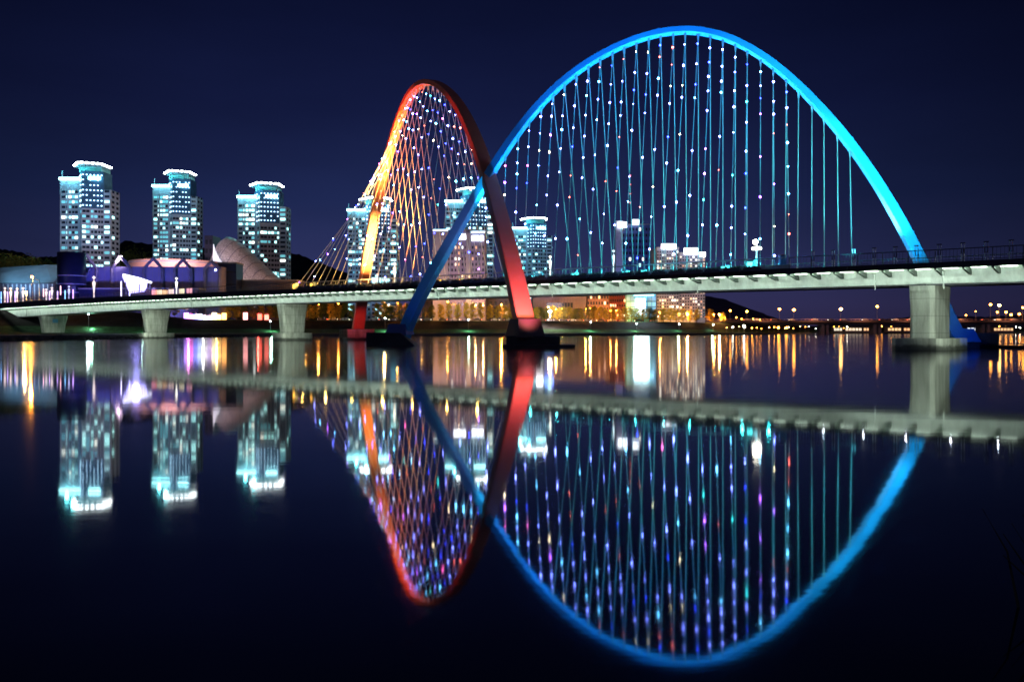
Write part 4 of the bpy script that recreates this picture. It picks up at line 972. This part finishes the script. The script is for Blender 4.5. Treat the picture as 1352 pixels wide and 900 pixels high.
# ------------------------------------------------------------------ trees
m_leaf = [mat('autumn_leaves', (.42, .29, .02), .8, scale=1.5, var=.5), mat('green_leaves', (.17, .17, .02), .8, scale=1.5, var=.5)]
m_bark = mat('bark', (.06, .045, .035), .9)
def tree_meshes(seed, mleaf):
    rr = random.Random(seed); tk = MB(); hgt = 7.2
    tk.tube([(0, 0, -.3), (.05, 0, 1.6), (.0, .1, 3.4), (.1, 0, 5.4)], [.20, .15, .11, .04], 6)
    cl = []
    for k in range(13):
        z = 1.1+k*.46; a = k*2.4+rr.uniform(-.5, .5); rad = (1.5-.9*abs(z-2.8)/4.0)*rr.uniform(.5, 1.05)
        e = Vector((math.cos(a)*rad, math.sin(a)*rad, z+.5)); tk.tube([(0.03, 0, z-.5), tuple(e)], [.05, .02], 4); cl.append((e, rr.uniform(.6, 1.0)))
    cl.append((Vector((0, 0, 6.6)), .5)); cl.append((Vector((.1, 0, 5.8)), .7))
    lf = MB()
    for e, r_ in cl:
        for j in range(120):
            v = Vector((rr.gauss(0, 1), rr.gauss(0, 1), rr.gauss(0, .8))); v = v.normalized()*r_*rr.uniform(.3, 1.05); p = e+v
            a = Vector((rr.uniform(-1, 1), rr.uniform(-1, 1), rr.uniform(-1, 1))).normalized(); b2 = a.orthogonal().normalized(); s_ = rr.uniform(.10, .22)
            lf.quad(p-a*s_, p+b2*s_*.7, p+a*s_, p-b2*s_*.7)
    return tk.mesh('trunk', m_bark), lf.mesh('crown', mleaf)
TV = [tree_meshes(50+k, m_leaf[k % 2]) for k in range(4)]
def tree(px, D, z0, sc, v, label, group):
    t = thing('tree', label, 'tree', (wx(px, D), D, z0), group)
    t.scale = (sc[0], sc[0], sc[1]); t.rotation_euler.z = R.uniform(0, 6.28)
    for nm, me in zip(('trunk', 'crown'), TV[v]):
        o = bpy.data.objects.new(nm, me); COL.objects.link(o); o.parent = t
    return t
tp = []
px = 407
while px < 868:
    if not (474 < px < 490) : tp.append(px)
    px += R.uniform(8.5, 12.5) if px < 700 else R.uniform(6.5, 9)
for px in (876, 885, 893, 902, 911, 920, 929, 938, 955): tp.append(px)
n_t = 0
for px in tp:
    n_t += 1; D, z0 = crest(px); v = R.choice([0, 2, 0, 2, 1, 3])
    tree(px, D+3+R.uniform(-1, 2.5), z0, (R.uniform(1.15, 1.6), R.uniform(.95, 1.22)*(1 if px < 700 else .9)), v, f'{ordinal(n_t)} {"yellow-lit" if v % 2 == 0 else "dim green"} tree from the left in the embankment row right of the middle pier', 'trees along the embankment')
for k, px in enumerate((231, 303, 312, 322, 334, 345, 356, 364)):
    D, z0 = crest(px); tree(px, D+12, z0, (1.25, .95), [1, 0, 2, 3][k % 4], f'{ordinal(k+1)} tree from the left behind the stalls under the left spans', 'trees behind the stalls')
for k, px in enumerate(range(205, 300, 13)):
    pass
# dark wooded clumps along the left skyline
def big_tree(px, ytop, D, label, seed):
    rr = random.Random(seed); c = Vector((wx(px, D), D, 6)); h = wz(ytop, D)-6; t = thing('tree', label, 'tree', c, 'dark trees on the left skyline')
    MB().tube([c, c+Vector((0, 0, h*.6))], [.5, .2], 6).build('trunk', m_bark, t)
    lf = MB()
    for k in range(9):
        e = c+Vector((rr.uniform(-1, 1)*h*.22, rr.uniform(-1, 1)*h*.2, h*rr.uniform(.45, .88)))
        for j in range(110):
            v = Vector((rr.gauss(0, 1), rr.gauss(0, 1), rr.gauss(0, 1))).normalized()*h*.16*rr.uniform(.3, 1.05); a = Vector((rr.uniform(-1, 1), rr.uniform(-1, 1), rr.uniform(-1, 1))).normalized(); b2 = a.orthogonal().normalized(); s_ = rr.uniform(.4, .8)
            lf.quad(e+v-a*s_, e+v+b2*s_, e+v+a*s_, e+v-b2*s_)
    lf.build('crown', m_leaf[1], t)
for k, (px, yt) in enumerate(((-6, 331), (5, 331), (15, 335), (27, 339), (40, 338), (52, 341), (63, 340), (72, 342))): big_tree(px, yt, 470, f'{ordinal(k+1)} dark tree from the left above the glazed hall roof', 70+k)
for k, (px, yt) in enumerate(((163, 322), (172, 323), (182, 325), (192, 327))): big_tree(px, yt, 620, f'{ordinal(k+1)} dark tree from the left in the gap between the two left towers', 90+k)

# ------------------------------------------------------------------ far road bridge with cars
D = 600; t = thing('road_bridge', 'low dark road bridge across the river on the right', 'bridge', (wx(1200, D), D, 0))
xa, xb = wx(852, D), wx(1900, D); zt_ = bz(0)
MB().box(((xa+xb)/2, D+6, zt_-1.3), (xb-xa, 13, 1.3)).build('deck', mat('road_bridge_concrete', (.10, .07, .07), .8), t)
MB().box(((xa+xb)/2, D+6, zt_-3.0), (xb-xa, 9, 1.69)).build('girder', m_grey, t)
for px in (870, 905, 952, 1018, 1088, 1094, 1157, 1163, 1232, 1300, 1307, 1372, 1440): MB().box((wx(px, D), D+6, -1), (2.0, 9, zt_-2.002)).build('pier', m_grey, t)
mb = MB()
for k in range(int((xb-xa)/3)): mb.box((xa+k*3+1, D-.35, zt_+.002), (.2, .2, .9))
mb.box(((xa+xb)/2, D-.35, zt_+.91), (xb-xa, .15, .15)); mb.build('guard_rail', mat('guard_rail_paint', (.5, .3, .25), .5), t)
for k in range(16):
    light('AREA', (wx(880+k*32, D), D-4, zt_+6), 2600, (1, .42, .22), (wx(880+k*32, D), D, zt_-.5), 10, name='road_glow') if k % 2 == 0 else None
m_tail = emit('tail_light', (1, .15, .06), 9); m_head = emit('head_light', (1, .9, .7), 9); m_car = [mat('car_paint_silver', (.5, .5, .52), .3, metal=.5), mat('car_paint_dark', (.06, .06, .08), .3), mat('car_paint_white', (.75, .75, .75), .3)]
def car(px, D, z, k, label, group, flip=False):
    x = wx(px, D); t = thing('car', label, 'car', (x, D, z), group)
    mb = MB(); mb.box((x, D, z+.25), (4.3, 1.75, .6), 0, 0)
    frust((x-.1, D, z+.851), 0, (2.6, 1.65), (1.7, 1.4), .55, 0, mb); mb.build('body', m_car[k % 3], t)
    for dx in (-1.35, 1.35):
        for dy in (-.88, .88): MB().tube([(x+dx, D+dy-.08, z+.31), (x+dx, D+dy+.08, z+.31)], .31, 10).build('wheel', m_dark, t)
    for dy in (-.6, .6):
        MB().box((x-2.17, D+dy, z+.5), (.06, .35, .22)).build('tail_light' if not flip else 'headlight', m_tail if not flip else m_head, t)
        MB().box((x+2.17, D+dy, z+.5), (.06, .35, .22)).build('headlight' if not flip else 'tail_light', m_head if not flip else m_tail, t)
for k in range(22):
    px = 868+k*22.5+R.uniform(-6, 6)
    car(px, D+(2 if k % 2 else 8), zt_+.002, k, f'{ordinal(k+1)} small {["silver","dark","white"][k%3]} car from the left on the far road bridge', 'cars on the far road bridge', k % 2 == 0)
for k in range(26):
    px = 425+k*17.5+R.uniform(-5, 5)
    if 470 < px < 490: px += 18
    Dc, z0 = crest(px); car(px, Dc+6.5, z0+.06, k+1, f'{ordinal(k+1)} small {["silver","dark","white"][(k+1)%3]} car from the left on the embankment road', 'cars on the embankment road', k % 3 == 0)
# lit riverside restaurants at the foot of the road bridge
for k, (a, b2, cc_, lab) in enumerate(((1101, 1112, (.95, 1, .8), 'pale lit'), (1116, 1138, (1, .85, .6), 'cream lit'), (1140, 1152, (1, .6, .3), 'amber lit'), (1172, 1190, (1, .7, .35), 'warm lit'), (1193, 1206, (1, .55, .25), 'orange lit'), (1277, 1296, (.85, .95, 1), 'brilliant white'), (1312, 1338, (1, .6, .3), 'dim orange'))):
    D = 640 if k < 5 else (618 if k == 5 else 650); y1 = 432
    x0, x1 = wx(a, D), wx(b2, D); t = thing('riverside_shop', f'{lab} low riverside shop {["just right of the first bridge pier pair","left of the second pier pair, the longest","beside the second pier pair","halfway to the big concrete pier","just left of the big concrete pier","just right of the big concrete pier","near the right edge"][k]}', 'shop', ((x0+x1)/2, D, 1), 'lit shops on the far shore')
    MB().box(((x0+x1)/2, D+3, 1.0), (x1-x0, 6, 4.2)).build('wall', m_grey, t); MB().box(((x0+x1)/2, D+2.8, 5.202), (x1-x0+1, 7.5, .35)).build('roof', m_dark, t)
    n = max(3, int((x1-x0)/2.2))
    for j in range(n): MB().box((x0+(x1-x0)*(j+.5)/n, D-.06, 2.4), ((x1-x0)/n*.72, .1, 1.9)).build('window', emit('shop_'+str(k), cc_, 3 if k == 5 else 1.1), t)
# platform on which the riverside shops stand
# planters along the near edge of the main span
m_pl = mat('planter_box', (.10, .11, .13), .7); m_pf = mat('planter_leaves', (.05, .09, .07), .8, scale=2, var=.5); m_pfl = mat('planter_flowers', (.35, .30, .42), .8, scale=3, var=.4)
pts_ = []
base_t = None
rr = random.Random(5)
pm_ = []
for v in range(3):
    lf = MB()
    for j in range(150):
        p = Vector((rr.uniform(-1, 1), rr.uniform(-.25, .25), .38+abs(rr.gauss(0, .16)))); a = Vector((rr.uniform(-1, 1), rr.uniform(-1, 1), rr.uniform(-.5, 1))).normalized(); b2 = a.orthogonal().normalized(); s_ = rr.uniform(.05, .13)
        lf.quad(p-a*s_, p+b2*s_*.6, p+a*s_, p-b2*s_*.6, 1 if rr.random() < .18 else 0)
    pm_.append(lf.mesh('plants', [m_pf, m_pfl]))
pbm = MB().box((0, 0, 0), (2.1, .5, .38)).mesh('box', m_pl)
s = sA; k = 0
while s < sB-3:
    k += 1; q = axis(s+1.2, .32, zt(s)+he(s)-.18)
    t = thing('planter', f'{ordinal(k)} flower planter from the left along the near edge of the bridge', 'planter', q, 'planters along the near edge of the bridge'); t.rotation_euler.z = ra
    for nm, me in (('box', pbm), ('plants', pm_[k % 3])):
        o = bpy.data.objects.new(nm, me); COL.objects.link(o); o.parent = t
    s += 2.6*1.0
# floating barrier and the small raft at the right
t = thing('floating_barrier', 'low dark floating barrier on the water at the right edge', 'barrier', (wx(1320, 99), 99, 0))
MB().tube([(wx(1290, 101), 101, .12), (wx(1340, 98), 98, .12), (wx(1420, 94), 94, .12)], .22, 8).build('float', m_black, t)
MB().tube([(wx(1290, 101), 101, .5), (wx(1340, 98), 98, .5), (wx(1420, 94), 94, .5)], .05, 6).build('rail', m_grey, t)
for k in range(8):
    f = k/7; x = wx(1290, 101)*(1-f)+wx(1420, 94)*f; y = 101*(1-f)+94*f
    MB().tube([(x, y, .1), (x, y, .5)], .04, 5).build('post', m_grey, t)

# dark reeds at the near right corner of the bank
rr = random.Random(12); c = Vector((4.1, 5.9, -.05)); t = thing('shrub', 'dark leafless shrub clump on the near bank at the lower right edge', 'shrub', c)
mb = MB()
for k in range(60):
    a = rr.uniform(0, 6.28); q = c+Vector((rr.uniform(-.45, .5), rr.uniform(-.3, .3), 0)); hgt = rr.uniform(.25, .75)
    mb.tube([q, q+Vector((math.cos(a)*.08, math.sin(a)*.08, hgt*.6)), q+Vector((math.cos(a)*.26, math.sin(a)*.2, hgt))], [.012, .008, .003], 4)
mb.build('stems', m_bark, t)
lf = MB()
for k in range(500):
    p = c+Vector((rr.uniform(-.3, .45), rr.uniform(-.3, .3), rr.uniform(.02, .5))); a = Vector((rr.uniform(-1, 1), rr.uniform(-1, 1), rr.uniform(-1, 1))).normalized(); b2 = a.orthogonal().normalized(); lf.quad(p-a*.05, p+b2*.02, p+a*.05, p-b2*.02)
lf.build('leaves', mat('dark_leaves', (.012, .018, .012), .9, scale=3), t)
